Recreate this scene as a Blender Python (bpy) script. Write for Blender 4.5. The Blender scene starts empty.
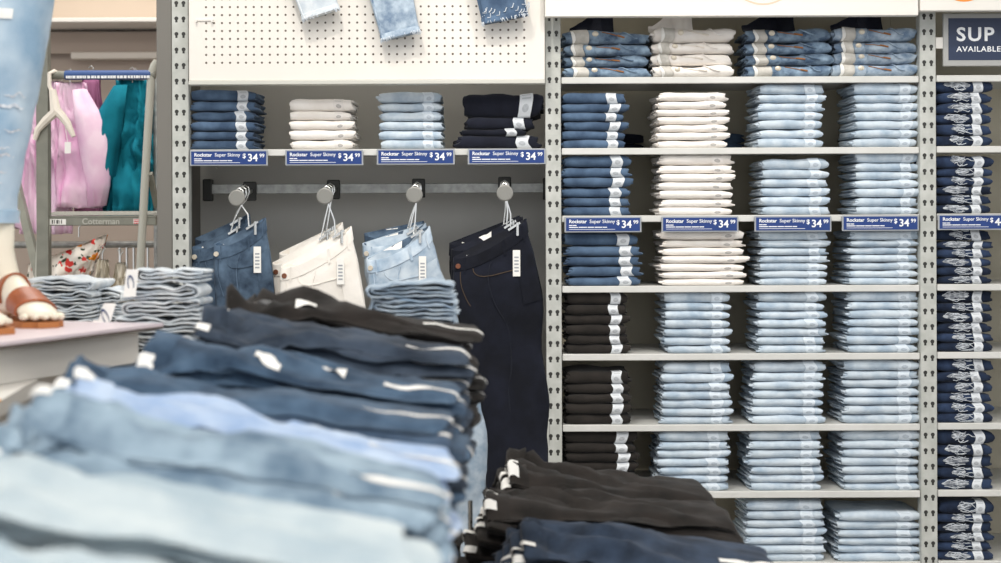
import bpy, math, random
from mathutils import Vector, Matrix, noise as mn

random.seed(7)
SC = bpy.context.scene
COL = SC.collection
F = 1390.0          # focal length in pixels at 1001 wide
CX, CY = 500.5, 226.0
H = 1.35            # camera height
D = 4.5             # distance to the front of the wall shelving
PI = math.pi

def P(px, py, Y):
    return Vector(((px - CX) * Y / F, Y, H - (py - CY) * Y / F))

def nz(x, y=0.0, z=0.0):
    return mn.noise(Vector((x, y, z)))

def smooth(a, b, x):
    t = min(1, max(0, (x - a) / (b - a)))
    return t * t * (3 - 2 * t)

def lerp(a, b, t): return a + (b - a) * t

def interp(tab, s):
    if s <= tab[0][0]: return tab[0][1]
    for (a, va), (b, vb) in zip(tab, tab[1:]):
        if s <= b:
            t = (s - a) / (b - a)
            t = t * t * (3 - 2 * t)
            return lerp(va, vb, t)
    return tab[-1][1]

# ------------------------------------------------------------------ materials
def lin(c):
    c = c.lstrip('#')
    out = []
    for i in (0, 2, 4):
        v = int(c[i:i + 2], 16) / 255
        out.append(v / 12.92 if v <= .04045 else ((v + .055) / 1.055) ** 2.4)
    return (*out, 1)

class NT:
    def __init__(s, name, rough=.6, metal=0.0):
        s.m = bpy.data.materials.new(name); s.m.use_nodes = True
        s.t = s.m.node_tree; s.n = s.t.nodes; s.l = s.t.links
        s.b = s.n['Principled BSDF']
        s.b.inputs['Roughness'].default_value = rough
        s.b.inputs['Metallic'].default_value = metal
    def math(s, op, a, b=None, c=None, clamp=False):
        n = s.n.new('ShaderNodeMath'); n.operation = op; n.use_clamp = clamp
        for i, v in enumerate((a, b, c)):
            if v is None: continue
            if isinstance(v, (int, float)): n.inputs[i].default_value = v
            else: s.l.new(v, n.inputs[i])
        return n.outputs[0]
    def coord(s, kind='Object'):
        return s.n.new('ShaderNodeTexCoord').outputs[kind]
    def sep(s, v):
        n = s.n.new('ShaderNodeSeparateXYZ'); s.l.new(v, n.inputs[0]); return n.outputs
    def noise(s, v, scale, detail=2, rough=.5):
        n = s.n.new('ShaderNodeTexNoise'); n.inputs['Scale'].default_value = scale
        n.inputs['Detail'].default_value = detail; n.inputs['Roughness'].default_value = rough
        s.l.new(v, n.inputs['Vector']); return n.outputs['Fac']
    def mix(s, f, a, b, mode='MIX'):
        n = s.n.new('ShaderNodeMix'); n.data_type = 'RGBA'; n.blend_type = mode
        for i, v in ((0, f), (6, a), (7, b)):
            if isinstance(v, (int, float)): n.inputs[i].default_value = v
            elif isinstance(v, (tuple, list)): n.inputs[i].default_value = v
            else: s.l.new(v, n.inputs[i])
        return n.outputs[2]
    def range(s, v, a, b, c=0.0, d=1.0):
        n = s.n.new('ShaderNodeMapRange'); s.l.new(v, n.inputs[0])
        for i, q in enumerate((a, b, c, d)): n.inputs[i + 1].default_value = q
        return n.outputs[0]
    def random_vec(s, k=37.0):
        o = s.n.new('ShaderNodeObjectInfo').outputs['Random']
        n = s.n.new('ShaderNodeVectorMath'); n.operation = 'MULTIPLY_ADD'
        c = s.n.new('ShaderNodeCombineXYZ')
        for i in range(3): s.l.new(o, c.inputs[i])
        s.l.new(c.outputs[0], n.inputs[0]); n.inputs[1].default_value = (k, k * 1.7, k * .6)
        s.l.new(s.coord(), n.inputs[2])
        return n.outputs[0], o
    def bump(s, h, strength, dist=.002):
        n = s.n.new('ShaderNodeBump'); n.inputs['Strength'].default_value = strength
        n.inputs['Distance'].default_value = dist
        s.l.new(h, n.inputs['Height']); s.l.new(n.outputs[0], s.b.inputs['Normal'])
    def color(s, c):
        if isinstance(c, tuple): s.b.inputs['Base Color'].default_value = c
        else: s.l.new(c, s.b.inputs['Base Color'])
        return s.m

def denim(name, dark, light, scale=13, var=.12, lo=.35, hi=.65):
    n = NT(name, .92)
    v, r = n.random_vec()
    f1 = n.noise(v, scale, 3, .55)
    f = n.range(f1, lo, hi)
    c = n.mix(f, lin(dark), lin(light))
    fine = n.noise(v, 420, 2, .6)
    c = n.mix(n.math('MULTIPLY', n.range(fine, .3, .7), .18), c, lin(light))
    hsv = n.n.new('ShaderNodeHueSaturation')
    n.l.new(n.range(r, 0, 1, 1 - var, 1 + var), hsv.inputs['Value'])
    n.l.new(c, hsv.inputs['Color'])
    n.b.inputs['Specular IOR Level'].default_value = .2
    n.b.inputs['Sheen Weight'].default_value = .08
    n.bump(n.math('ADD', n.math('MULTIPLY', n.noise(v, 34, 3), 1.0), n.math('MULTIPLY', fine, .12)), .55, .004)
    return n.color(hsv.outputs[0])

def plain(name, c, rough=.6, metal=0.0, var=.0, scale=6, c2=None, bump=0):
    n = NT(name, rough, metal)
    if c2 or var:
        f = n.range(n.noise(n.coord(), scale, 3), .35, .65)
        col = n.mix(f, lin(c), lin(c2 or c))
        if bump: n.bump(n.noise(n.coord(), scale * 4, 3), bump, .003)
        return n.color(col)
    return n.color(lin(c))

M = {}
M['blue'] = denim('mid blue denim', '#3a4c64', '#5a708a')
M['white'] = denim('white denim', '#efe8e0', '#f7f2ec', var=.04)
M['light'] = denim('light blue denim', '#99adc0', '#cad5de', 14, .07, .3, .6)
M['black'] = denim('black denim', '#24211f', '#302c29', var=.1)
M['ripped'] = denim('ripped navy denim', '#171f31', '#2f3e59', 16, .4)
M['dknavy'] = denim('dark rinse denim', '#171923', '#20232f', var=.15)
M['wash'] = denim('blue washed denim', '#3d516b', '#93a9bd', 26, .12)
M['ltwash'] = denim('pale washed denim', '#637a95', '#bccbd8', 24, .1)
M['hangblue'] = denim('hanging blue denim', '#222f40', '#60758b', 17, .15, .3, .72)
M['hanglight'] = denim('hanging light denim', '#7f99b2', '#ccd7e0', 17, .1, .28, .7)
M['hangdark'] = denim('hanging dark rinse denim', '#11131a', '#1b1e2a', 10, .15)
M['hangwhite'] = denim('hanging white denim', '#e9e3da', '#f3eee7', 8, .03)
M['palegrey'] = denim('pale grey blue denim', '#bfc9d2', '#e2e6e8', 22, .06)
M['pA'] = denim('very pale denim', '#a9bac4', '#ccd6d9', 10, .03)
M['pB'] = denim('pale faded denim', '#86a1b4', '#c0cfd6', 7, .05)
M['pC'] = denim('faded denim', '#48627a', '#9fb3c2', 13, .06)
M['pD'] = denim('bright light blue denim', '#8ca6cc', '#bbcbe0', 14, .05)
M['pE'] = denim('classic blue denim', '#27394d', '#50677f', 13, .1)
M['pF'] = denim('deep blue denim', '#233346', '#485d76', 13, .1)
M['pG'] = denim('slate navy denim', '#202935', '#3d4857', 13, .1)
M['pH'] = denim('charcoal denim', '#1a1816', '#2e2926', 14, .1)
M['pN'] = denim('inky blue denim', '#1b2431', '#344154', 14, .1)

def sticker_mat(name, base, ink, k1, k2):
    n = NT(name, .4)
    uv = n.sep(n.coord('UV'))
    u, v = uv[0], uv[1]
    du = n.math('DIVIDE', n.math('SUBTRACT', u, .5), .26)
    dv = n.math('DIVIDE', n.math('SUBTRACT', v, .40), .10)
    el = n.math('LESS_THAN', n.math('ADD', n.math('MULTIPLY', du, du), n.math('MULTIPLY', dv, dv)), 1.0)
    sp = n.noise(n.coord('UV'), 14, 2)
    bars = n.math('MULTIPLY', n.math('GREATER_THAN', n.math('FRACT', n.math('MULTIPLY', v, 9)), .55),
                  n.math('MULTIPLY', n.math('LESS_THAN', n.math('ABSOLUTE', n.math('SUBTRACT', u, .5)), .33), n.math('GREATER_THAN', v, .62)))
    f = n.math('MAXIMUM', n.math('MULTIPLY', n.math('MULTIPLY', el, k1), n.range(sp, .3, .7, .55, 1.0)), n.math('MULTIPLY', bars, k2))
    return n.color(n.mix(f, lin(base), lin(ink)))
M['sticker'] = sticker_mat('printed size strip', '#d9dde1', '#6a7078', .5, .35)
M['sticker_light'] = sticker_mat('clear strip on light denim', '#d3dde6', '#8f9cab', .6, .3)
M['sticker_white'] = sticker_mat('clear strip on white denim', '#efe9e3', '#8f8c8a', .75, .3)
M['tag'] = plain('white card', '#f3f1ec', .6)
M['tagprint'] = plain('printed ink', '#3c4d75', .6)
M['thread'] = plain('white frayed cotton', '#e2e6ea', .9, c2='#b9c2cc', scale=160)
def rip_mat():
    n = NT('torn denim weft', .95)
    mp = n.n.new('ShaderNodeMapping'); mp.inputs['Scale'].default_value = (30, 200, 520); n.l.new(n.random_vec()[0], mp.inputs[0])
    f = n.range(n.noise(mp.outputs[0], 1.0, 2), .35, .62)
    g = n.range(n.noise(n.random_vec()[0], 55, 2), .4, .6)
    return n.color(n.mix(n.math('MULTIPLY', f, n.math('ADD', n.math('MULTIPLY', g, .7), .3)), lin('#4b525e'), lin('#d5d9dd')))
M['ripgrey'] = rip_mat()
M['lining'] = denim('pale inside of denim', '#bab6ae', '#d6d2ca', 30, .05)
M['wlining'] = denim('cream inside of denim', '#e0d6c8', '#efe7dc', 20, .03)
M['button'] = plain('pale brass button', '#d9cfbd', .35, .3)
M['copper'] = plain('copper stitching', '#a06a3c', .7)
M['copperbtn'] = plain('copper button', '#8a5a45', .4, .6)
M['ochre'] = plain('ochre stitching', '#4a3b2b', .8)

def post_mat():
    n = NT('slotted grey post', .45, .0)
    s = n.sep(n.coord())
    ax = n.math('SUBTRACT', n.math('ABSOLUTE', s[0]), .0115)
    per = .0502
    z = n.math('SUBTRACT', n.math('MULTIPLY', n.math('FRACT', n.math('DIVIDE', n.math('ADD', s[2], 10.0), per)), per), per / 2)
    dz = n.math('SUBTRACT', z, .0025)
    circ = n.math('LESS_THAN', n.math('ADD', n.math('MULTIPLY', ax, ax), n.math('MULTIPLY', dz, dz)), .0064 ** 2)
    slot = n.math('MULTIPLY', n.math('LESS_THAN', n.math('ABSOLUTE', ax), .0036),
                  n.math('MULTIPLY', n.math('LESS_THAN', z, .0025), n.math('GREATER_THAN', z, -.0105)))
    hole = n.math('MAXIMUM', circ, slot)
    base = n.mix(n.range(n.noise(n.coord(), 25, 4), .4, .7), lin('#b5b7b1'), lin('#c6c7c2'))
    return n.color(n.mix(hole, base, lin('#2c2b28')))
M['post'] = post_mat()

def peg_mat(x0, x1, z0, z1):
    n = NT('white pegboard', .55)
    s = n.sep(n.coord()); per = .0254
    def m(v): return n.math('SUBTRACT', n.math('MULTIPLY', n.math('FRACT', n.math('DIVIDE', n.math('ADD', v, 10.0), per)), per), per / 2)
    a, b = m(s[0]), m(s[2])
    h = n.math('LESS_THAN', n.math('ADD', n.math('MULTIPLY', a, a), n.math('MULTIPLY', b, b)), .0036 ** 2)
    inside = n.math('MULTIPLY', n.math('MULTIPLY', n.math('GREATER_THAN', s[0], x0), n.math('LESS_THAN', s[0], x1)),
                    n.math('MULTIPLY', n.math('GREATER_THAN', s[2], z0), n.math('LESS_THAN', s[2], z1)))
    return n.color(n.mix(n.math('MULTIPLY', h, inside), lin('#e6e1d9'), lin('#5d5248')))

M['shelf'] = plain('cool white shelf enamel', '#cfcfca', .4, c2='#d9d8d4', scale=9)
M['panel'] = plain('grey back panel', '#c6c4be', .6, c2='#cdcbc5', scale=3)
M['rpanel'] = plain('taupe back panel', '#bab39f', .6, c2='#c1baa6', scale=3)
M['header'] = plain('white header laminate', '#e6e2db', .5)
M['trim'] = plain('grey header trim', '#c9c8c0', .45)
M['steel'] = plain('brushed steel', '#a9aaa6', .4, .55, c2='#8f908d', scale=40)
M['chrome'] = plain('chrome wire', '#d4d5d3', .22, .9)
M['disc'] = plain('satin disc', '#8d8c87', .45, .2)
M['darkmetal'] = plain('dark metal', '#3a3a38', .5, .4)
M['endpanel'] = plain('dark grey end panel', '#74716b', .6)
M['signblue'] = plain('blue price card', '#16397c', .45)
M['signframe'] = plain('clear grey sign holder', '#a2a6ab', .3)
M['signwhite'] = plain('white print', '#f4f6f8', .6)
M['navy'] = plain('navy poster card', '#23314e', .45)
M['silver'] = plain('silver frame', '#a9a9a6', .4, .2)
M['orange'] = plain('orange print', '#f0913a', .6)
M['peach'] = plain('peach print', '#f0c5ad', .6)
M['skin'] = plain('cream mannequin', '#efe6d2', .45)
M['leather'] = plain('tan leather', '#a9592b', .45, c2='#93491f', scale=30)
M['sole'] = plain('tan sole', '#b5733f', .6)
M['manjean'] = denim('mannequin light denim', '#8aa9c2', '#c9d9e4', 7, .02)
M['pinkacr'] = plain('pale pink sheet', '#e6d8dd', .35)
M['beige'] = plain('beige laminate', '#cfc6bb', .55)
M['offwhite'] = plain('white laminate', '#e9e5de', .5)
M['brownedge'] = plain('dark edge band', '#5b5048', .5)
M['yellow'] = plain('yellow sticker', '#f0a82e', .6)
M['wood'] = plain('grey oak', '#8f8475', .5, c2='#7d7264', scale=12)
M['ladder'] = plain('grey ladder enamel', '#86867b', .45, c2='#7c7c72', scale=20)
M['ladderlight'] = plain('pale grey tube', '#b6b5aa', .4)
M['grip'] = plain('speckled step tread', '#6a6a64', .9, c2='#a9a89f', scale=350)
M['ltext'] = plain('pale step lettering', '#b9b8ae', .6)
M['tapeblue'] = plain('blue tape', '#2d4d84', .5)
M['red'] = plain('red print', '#c8323c', .6)
M['plastic'] = plain('cream plastic', '#e8dfd2', .4)
M['wallb'] = plain('taupe wall', '#a39488', .8, c2='#a99a8e', scale=2)
M['wallw'] = plain('warm beige wall', '#cbb9a6', .8, c2='#c6b4a1', scale=2)
M['rail'] = plain('white rail', '#e8e2da', .4)
M['ceil'] = plain('ceiling white', '#e6e4df', .8)
M['floor'] = plain('grey concrete floor', '#8d8983', .5, c2='#a19c95', scale=2)

def cloth(name, a, b, scale=7):
    n = NT(name, .9)
    v, r = n.random_vec()
    c = n.mix(n.range(n.noise(v, scale, 3), .35, .65), lin(a), lin(b))
    n.b.inputs['Specular IOR Level'].default_value = .2
    n.bump(n.noise(v, 40, 3), .4, .004)
    return n.color(c)
M['pink'] = cloth('pink cotton', '#e8bad8', '#f5d9e9')
M['magenta'] = cloth('mauve cotton', '#8a5575', '#a2688b')
M['teal'] = cloth('teal cotton', '#0c6a7c', '#168093')
M['cream'] = cloth('cream canvas', '#ded3bf', '#eae1d0')

def floral():
    n = NT('floral print cotton', .9)
    v = n.coord()
    def blobs(scale, thr, off):
        mp = n.n.new('ShaderNodeMapping'); mp.inputs['Location'].default_value = off; n.l.new(v, mp.inputs[0])
        ad = n.n.new('ShaderNodeVectorMath'); ad.operation = 'ADD'
        nn = n.n.new('ShaderNodeTexNoise'); nn.inputs['Scale'].default_value = 30; n.l.new(v, nn.inputs['Vector'])
        sc = n.n.new('ShaderNodeVectorMath'); sc.operation = 'SCALE'; sc.inputs['Scale'].default_value = .05
        n.l.new(nn.outputs['Color'], sc.inputs[0]); n.l.new(mp.outputs[0], ad.inputs[0]); n.l.new(sc.outputs[0], ad.inputs[1])
        vo = n.n.new('ShaderNodeTexVoronoi'); vo.inputs['Scale'].default_value = scale
        n.l.new(ad.outputs[0], vo.inputs['Vector'])
        return n.math('LESS_THAN', vo.outputs['Distance'], thr)
    c = n.mix(blobs(26, .26, (1, 2, 3)), lin('#e8e0d6'), lin('#3c4a35'))
    c = n.mix(blobs(21, .30, (4, 1, 7)), c, lin('#d8403a'))
    c = n.mix(blobs(13, .24, (9, 3, 2)), c, lin('#ef9a2f'))
    return n.color(c)
M['floral'] = floral()

# ------------------------------------------------------------------ mesh helpers
class MB:
    def __init__(s): s.v = []; s.f = []; s.mi = []; s.uv = {}
    def add(s, vs, fs, mi=0):
        b = len(s.v); s.v += [Vector(q) for q in vs]
        for f in fs: s.f.append(tuple(b + i for i in f)); s.mi.append(mi)
        return b
    def box(s, lo, hi, mi=0, bev=0.0):
        x0, y0, z0 = lo; x1, y1, z1 = hi
        if bev <= 0:
            vs = [(x0, y0, z0), (x1, y0, z0), (x1, y1, z0), (x0, y1, z0), (x0, y0, z1), (x1, y0, z1), (x1, y1, z1), (x0, y1, z1)]
            s.add(vs, [(0, 3, 2, 1), (4, 5, 6, 7), (0, 1, 5, 4), (1, 2, 6, 5), (2, 3, 7, 6), (3, 0, 4, 7)], mi)
        else:
            b = bev
            rings = []
            for z, i in ((z0, b), (z0 + b, 0), (z1 - b, 0), (z1, b)):
                rings.append([(x0 + i + b, y0 + i, z), (x1 - i - b, y0 + i, z), (x1 - i, y0 + i + b, z), (x1 - i, y1 - i - b, z),
                              (x1 - i - b, y1 - i, z), (x0 + i + b, y1 - i, z), (x0 + i, y1 - i - b, z), (x0 + i, y0 + i + b, z)])
            s.loft(rings, mi=mi)
    def loft(s, rings, cap=True, closed=True, mi=0):
        n = len(rings[0]); vs = [p for r in rings for p in r]; fs = []
        for a in range(len(rings) - 1):
            for i in range(n if closed else n - 1):
                j = (i + 1) % n
                fs.append((a * n + i, a * n + j, (a + 1) * n + j, (a + 1) * n + i))
        if cap and closed:
            fs.append(tuple(reversed(range(n)))); k = (len(rings) - 1) * n
            fs.append(tuple(k + i for i in range(n)))
        s.add(vs, fs, mi)
    def tube(s, pts, r, n=8, mi=0, flat=1.0):
        pts = [Vector(p) for p in pts]; rings = []; up = None
        for i, p in enumerate(pts):
            t = (pts[min(i + 1, len(pts) - 1)] - pts[max(i - 1, 0)]).normalized()
            if up is None:
                up = Vector((0, 0, 1)) if abs(t.z) < .9 else Vector((0, 1, 0))
            a = (up - t * up.dot(t)).normalized(); b = t.cross(a); up = a
            rr = r[i] if isinstance(r, (list, tuple)) else r
            rings.append([p + (a * math.cos(2 * PI * k / n) * flat + b * math.sin(2 * PI * k / n)) * rr for k in range(n)])
        s.loft(rings, mi=mi)
    def bar(s, a, b, w, d, mi=0):
        a, b = Vector(a), Vector(b); t = (b - a).normalized()
        u = Vector((0, 1, 0)) if abs(t.y) < .9 else Vector((1, 0, 0))
        u = (u - t * u.dot(t)).normalized(); v = t.cross(u)
        s.loft([[q + u * d / 2 * i + v * w / 2 * j for i, j in ((-1, -1), (1, -1), (1, 1), (-1, 1))] for q in (a, b)], mi=mi)
    def disc(s, c, r, th, axis=(0, -1, 0), n=24, mi=0, rz=None):
        ax = Vector(axis).normalized(); c = Vector(c)
        u = ax.orthogonal().normalized(); v = ax.cross(u)
        rings = []
        for off, k in ((0, 1), (th * .7, 1), (th, .85)):
            rings.append([c + ax * off + (u * math.cos(2 * PI * i / n) + v * math.sin(2 * PI * i / n)) * r * k for i in range(n)])
        s.loft(rings, mi=mi)
    def ell(s, c, rx, rz, th, n=24, mi=0):
        c = Vector(c)
        s.loft([[c + Vector((math.cos(2 * PI * i / n) * rx, y, math.sin(2 * PI * i / n) * rz)) for i in range(n)] for y in (0, -th)], mi=mi)
    def sphere(s, c, r, n=10, m=8, mi=0, sc=(1, 1, 1), rot=None):
        rings = []
        for j in range(m + 1):
            a = -PI / 2 + PI * j / m
            a = max(-PI / 2 + .02, min(PI / 2 - .02, a))
            ring = []
            for i in range(n):
                b = 2 * PI * i / n
                q = Vector((math.cos(a) * math.cos(b) * r * sc[0], math.cos(a) * math.sin(b) * r * sc[1], math.sin(a) * r * sc[2]))
                if rot: q = rot @ q
                ring.append(Vector(c) + q)
            rings.append(ring)
        s.loft(rings, mi=mi)
    def grid(s, fn, nu, nv, mi=0, uv=False):
        b = s.add([fn(i / nu, j / nv) for j in range(nv + 1) for i in range(nu + 1)],
                  [(j * (nu + 1) + i, j * (nu + 1) + i + 1, (j + 1) * (nu + 1) + i + 1, (j + 1) * (nu + 1) + i) for j in range(nv) for i in range(nu)], mi)
        if uv:
            for j in range(nv + 1):
                for i in range(nu + 1): s.uv[b + j * (nu + 1) + i] = (i / nu, j / nv)
    def mesh(s, name, mats, sm=True, sharp=None):
        me = bpy.data.meshes.new(name)
        me.from_pydata([tuple(v) for v in s.v], [], s.f)
        for m in (mats if isinstance(mats, (list, tuple)) else [mats]): me.materials.append(m)
        for p, i in zip(me.polygons, s.mi): p.material_index = i
        if s.uv:
            l = me.uv_layers.new(name='UVMap')
            for lp in me.loops: l.data[lp.index].uv = s.uv.get(lp.vertex_index, (0, 0))
        import bmesh
        bm = bmesh.new(); bm.from_mesh(me); bmesh.ops.recalc_face_normals(bm, faces=bm.faces); bm.to_mesh(me); bm.free()
        me.polygons.foreach_set('use_smooth', [sm] * len(me.polygons))
        if sm and sharp: me.set_sharp_from_angle(angle=math.radians(sharp))
        me.update(); return me
    def build(s, name, mats, parent=None, sm=True, loc=None, sharp=40):
        return link(name, s.mesh(name, mats, sm, sharp), parent, loc)

def link(name, data, parent=None, loc=None):
    o = bpy.data.objects.new(name, data); COL.objects.link(o)
    if parent is not None: o.parent = parent
    if loc is not None: o.location = loc
    return o

def tag(o, label, cat, group=None, kind=None):
    if label: o['label'] = label
    if cat: o['category'] = cat
    if group: o['group'] = group
    if kind: o['kind'] = kind
    return o

def thing(name, loc, label, cat, group=None, rz=0.0):
    o = link(name, None, None, loc); o.rotation_euler.z = rz
    o.empty_display_size = .05
    return tag(o, label, cat, group)

def objmat(o, m):
    o.material_slots[0].link = 'OBJECT'; o.material_slots[0].material = m

def text_mesh(name, body, size, mat, parent, loc, bold=0.0, align='LEFT', ext=.0004, space=1.0):
    cu = bpy.data.curves.new(name, 'FONT'); cu.body = body; cu.size = size; cu.extrude = ext
    cu.offset = bold; cu.align_x = align; cu.space_character = space; cu.resolution_u = 3
    t = bpy.data.objects.new('tmp', cu); COL.objects.link(t)
    me = bpy.data.meshes.new_from_object(t.evaluated_get(bpy.context.evaluated_depsgraph_get()))
    bpy.data.objects.remove(t); me.name = name
    me.materials.clear(); me.materials.append(mat)
    me.transform(Matrix.Rotation(PI / 2, 4, 'X'))
    return link(name, me, parent, loc)

ORD = ['top', 'second from the top', 'third from the top', 'fourth from the top', 'fifth from the top', 'sixth from the top',
       'seventh from the top', 'eighth from the top', 'ninth from the top', 'tenth from the top', 'eleventh from the top', 'twelfth from the top']
NTH = ['first', 'second', 'third', 'fourth', 'fifth', 'sixth', 'seventh', 'eighth']

# ------------------------------------------------------------------ folded cloth generator
class Fold:
    """a garment folded in half twice: nested U turns at the front (u = 0), loose at the back"""
    def __init__(s, w, d, h, seed, ejit=.007, wav=.0015, bul=.003, thick=.46, nline=5, droop=.22, pwav=0.0, post=None):
        s.w, s.d, s.h, s.seed, s.ejit, s.wav, s.bul, s.droop, s.pwav, s.post = w, d, h, seed, ejit, wav, bul, droop, pwav, post
        t = h / 4; s.t = t; s.ht = t * thick
        c = []
        def line(u0, u1, v, n):
            for i in range(n): c.append((lerp(u0, u1, i / n), v))
        def arc(cu, cv, r, a0, a1, n, su=1.0):
            for i in range(n): 
                a = math.radians(lerp(a0, a1, i / n)); c.append((cu + su * r * math.cos(a), cv + r * math.sin(a)))
        hu = h * .5
        line(d, hu, t * .5, nline); s.k_arc0 = len(c)
        arc(hu, h / 2, h / 2 - t / 2, 270, 90, 9); s.k_arc1 = len(c)
        line(hu, d - t, h - t / 2, nline + 1); s.k_top1 = len(c)
        arc(d - t, h - t, t / 2, 90, -90, 4)
        line(d - t, hu, h - 1.5 * t, nline)
        arc(hu, h / 2, t / 2, 90, 270, 5)
        line(hu, d * .98, 1.5 * t, nline); c.append((d * .98, 1.5 * t))
        s.c = c; n = len(c); s.nrm = []
        for i in range(n):
            a = c[max(i - 1, 0)]; b = c[min(i + 1, n - 1)]
            tu, tv = b[0] - a[0], b[1] - a[1]; L = math.hypot(tu, tv) or 1
            s.nrm.append((tv / L * -1, tu / L))   # rotate +90
        # outward for the outer U is away from its centre
        k = (s.k_arc0 + s.k_arc1) // 2
        s.sgn = 1 if s.nrm[k][0] < 0 else -1
    def pos(s, xf, k, off):
        n = len(s.c); k = max(0, min(n - 1.001, k)); i = int(k); f = k - i
        u = lerp(s.c[i][0], s.c[i + 1][0], f); v = lerp(s.c[i][1], s.c[i + 1][1], f)
        a = lerp(s.nrm[i][0], s.nrm[i + 1][0], f) * s.sgn; b = lerp(s.nrm[i][1], s.nrm[i + 1][1], f) * s.sgn
        S = s.seed
        if s.pwav:
            v += s.pwav * nz(u * 38, v * 60 + S * 3.1, S) * (.4 + v / s.h)
            u += s.pwav * .8 * nz(u * 25 + 9, v * 90, S + 4)
        u += off * a; v += off * b
        xl = -s.w / 2 + s.ejit * nz(k * .23, S * 1.7, 1.5) * 1.4 + s.ejit * .5 * nz(u * 30, S, 3)
        xr = s.w / 2 + s.ejit * nz(k * .23, S * 1.3, 8.5) * 1.4 + s.ejit * .5 * nz(u * 30, S, 6)
        x = lerp(xl, xr, xf)
        e = abs(2 * xf - 1)
        dr = 1 - s.droop * smooth(.78, 1, e)
        z = s.h / 2 + (v - s.h / 2) * dr
        z += s.wav * 2 * nz(x * 13, S, u * 8) * (z / s.h)
        y = u + s.bul * nz(x * 11, S + 5, .3) + .004 * smooth(.8, 1, e)
        p = Vector((x, y - s.d / 2, z))
        return s.post(p) if s.post else p
    def body(s, nx=12):
        mb = MB(); n = len(s.c)
        xs = [.5 - .5 * math.cos(PI * i / nx) for i in range(nx + 1)]
        vs = []
        for xf in xs:
            for k in range(n): vs.append(s.pos(xf, k, s.ht))
            for k in range(n): vs.append(s.pos(xf, k, -s.ht))
        fs = []; R = 2 * n
        for i in range(nx):
            a, b = i * R, (i + 1) * R
            for k in range(n - 1):
                fs.append((a + k, a + k + 1, b + k + 1, b + k)); fs.append((a + n + k, b + n + k, b + n + k + 1, a + n + k + 1))
            fs.append((a, b, b + n, a + n)); fs.append((a + n - 1, a + 2 * n - 1, b + 2 * n - 1, b + n - 1))
        for a in (0, nx * R):
            for k in range(n - 1): fs.append((a + k, a + k + 1, a + n + k + 1, a + n + k))
        mb.add(vs, fs); return mb
    def patch(s, x0, x1, k0, k1, off=.001, nu=3, nv=10, mb=None, fx=None, uv=True):
        mb = mb or MB()
        mb.grid(lambda a, b: s.pos(lerp(x0, x1, a), lerp(k0, k1, b) if not fx else fx(a, b), s.ht + off), nu, nv, uv=uv)
        return mb

def solid(mb, th):
    """give an open patch its thickness"""
    return mb

# ------------------------------------------------------------------ setting
def structure(name, mb, m, **k):
    o = mb.build(name, m, sm=False); o['kind'] = 'structure'; return o

mb = MB(); mb.box((-7, -3.5, -.1), (6, 8.2, 0)); structure('floor', mb, M['floor'])
mb = MB(); mb.box((-7, 8.0, 0), (6, 8.2, 4.7)); structure('wall_back', mb, M['wallb'])
mb = MB(); mb.box((-7, -3.5, 4.7), (6, 8.2, 4.8)); structure('ceiling', mb, M['ceil'])

# ------------------------------------------------------------------ shelving
YF = D
pxm = YF / F
def X(px, Y=YF): return (px - CX) * Y / F
def Z(py, Y=YF): return H - (py - CY) * Y / F

def upright(px, w, label, top=3.0):
    mb = MB(); hw = w / 2
    # folded C section: front face and two returns
    mb.box((-hw, 0, 0), (hw, .004, top), bev=.0015)
    mb.box((-hw, .004, 0), (-hw + .003, .04, top)); mb.box((hw - .003, .004, 0), (hw, .04, top))
    o = mb.build('upright_post', M['post'], loc=(X(px), YF - .004, 0), sm=False)
    tag(o, label, 'post', 'slotted posts of the wall shelving')
    f = MB(); f.box((-hw - .004, -.006, 0), (hw + .004, .06, .012)); f.build('foot_plate', M['steel'], o, sm=False)
    return o
upright(181, .053, 'slotted grey upright post beside the dark end panel')
upright(553.5, .05, 'slotted grey upright post between hanging jeans and the stacked shelves')
upright(928, .052, 'slotted grey upright post between light stacks and ripped jeans')
upright(1305, .052, 'slotted grey upright post at the far side of ripped jeans shelves')

# dark end panel
mb = MB(); mb.box((X(157), YF + .0, 0), (X(172.5), YF + .45, 3.0), bev=.003)
tag(mb.build('end_panel', M['endpanel'], sm=False), 'dark grey end panel closing the shelving beside the slotted post', 'panel')

def back_panel(x0, x1, m, label):
    mb = MB(); mb.box((x0, YF + .42, 0), (x1, YF + .44, 3.0))
    tag(mb.build('back_panel', m, sm=False), label, 'panel', 'back panels of the wall shelving')
back_panel(X(172.5), X(553.5) - .001, M['panel'], 'grey back panel behind the hanging jeans')
back_panel(X(553.5), X(928) - .001, M['rpanel'], 'taupe back panel behind the four columns of stacks')
back_panel(X(928), X(1320), M['rpanel'], 'taupe back panel behind the ripped navy jeans')

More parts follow.
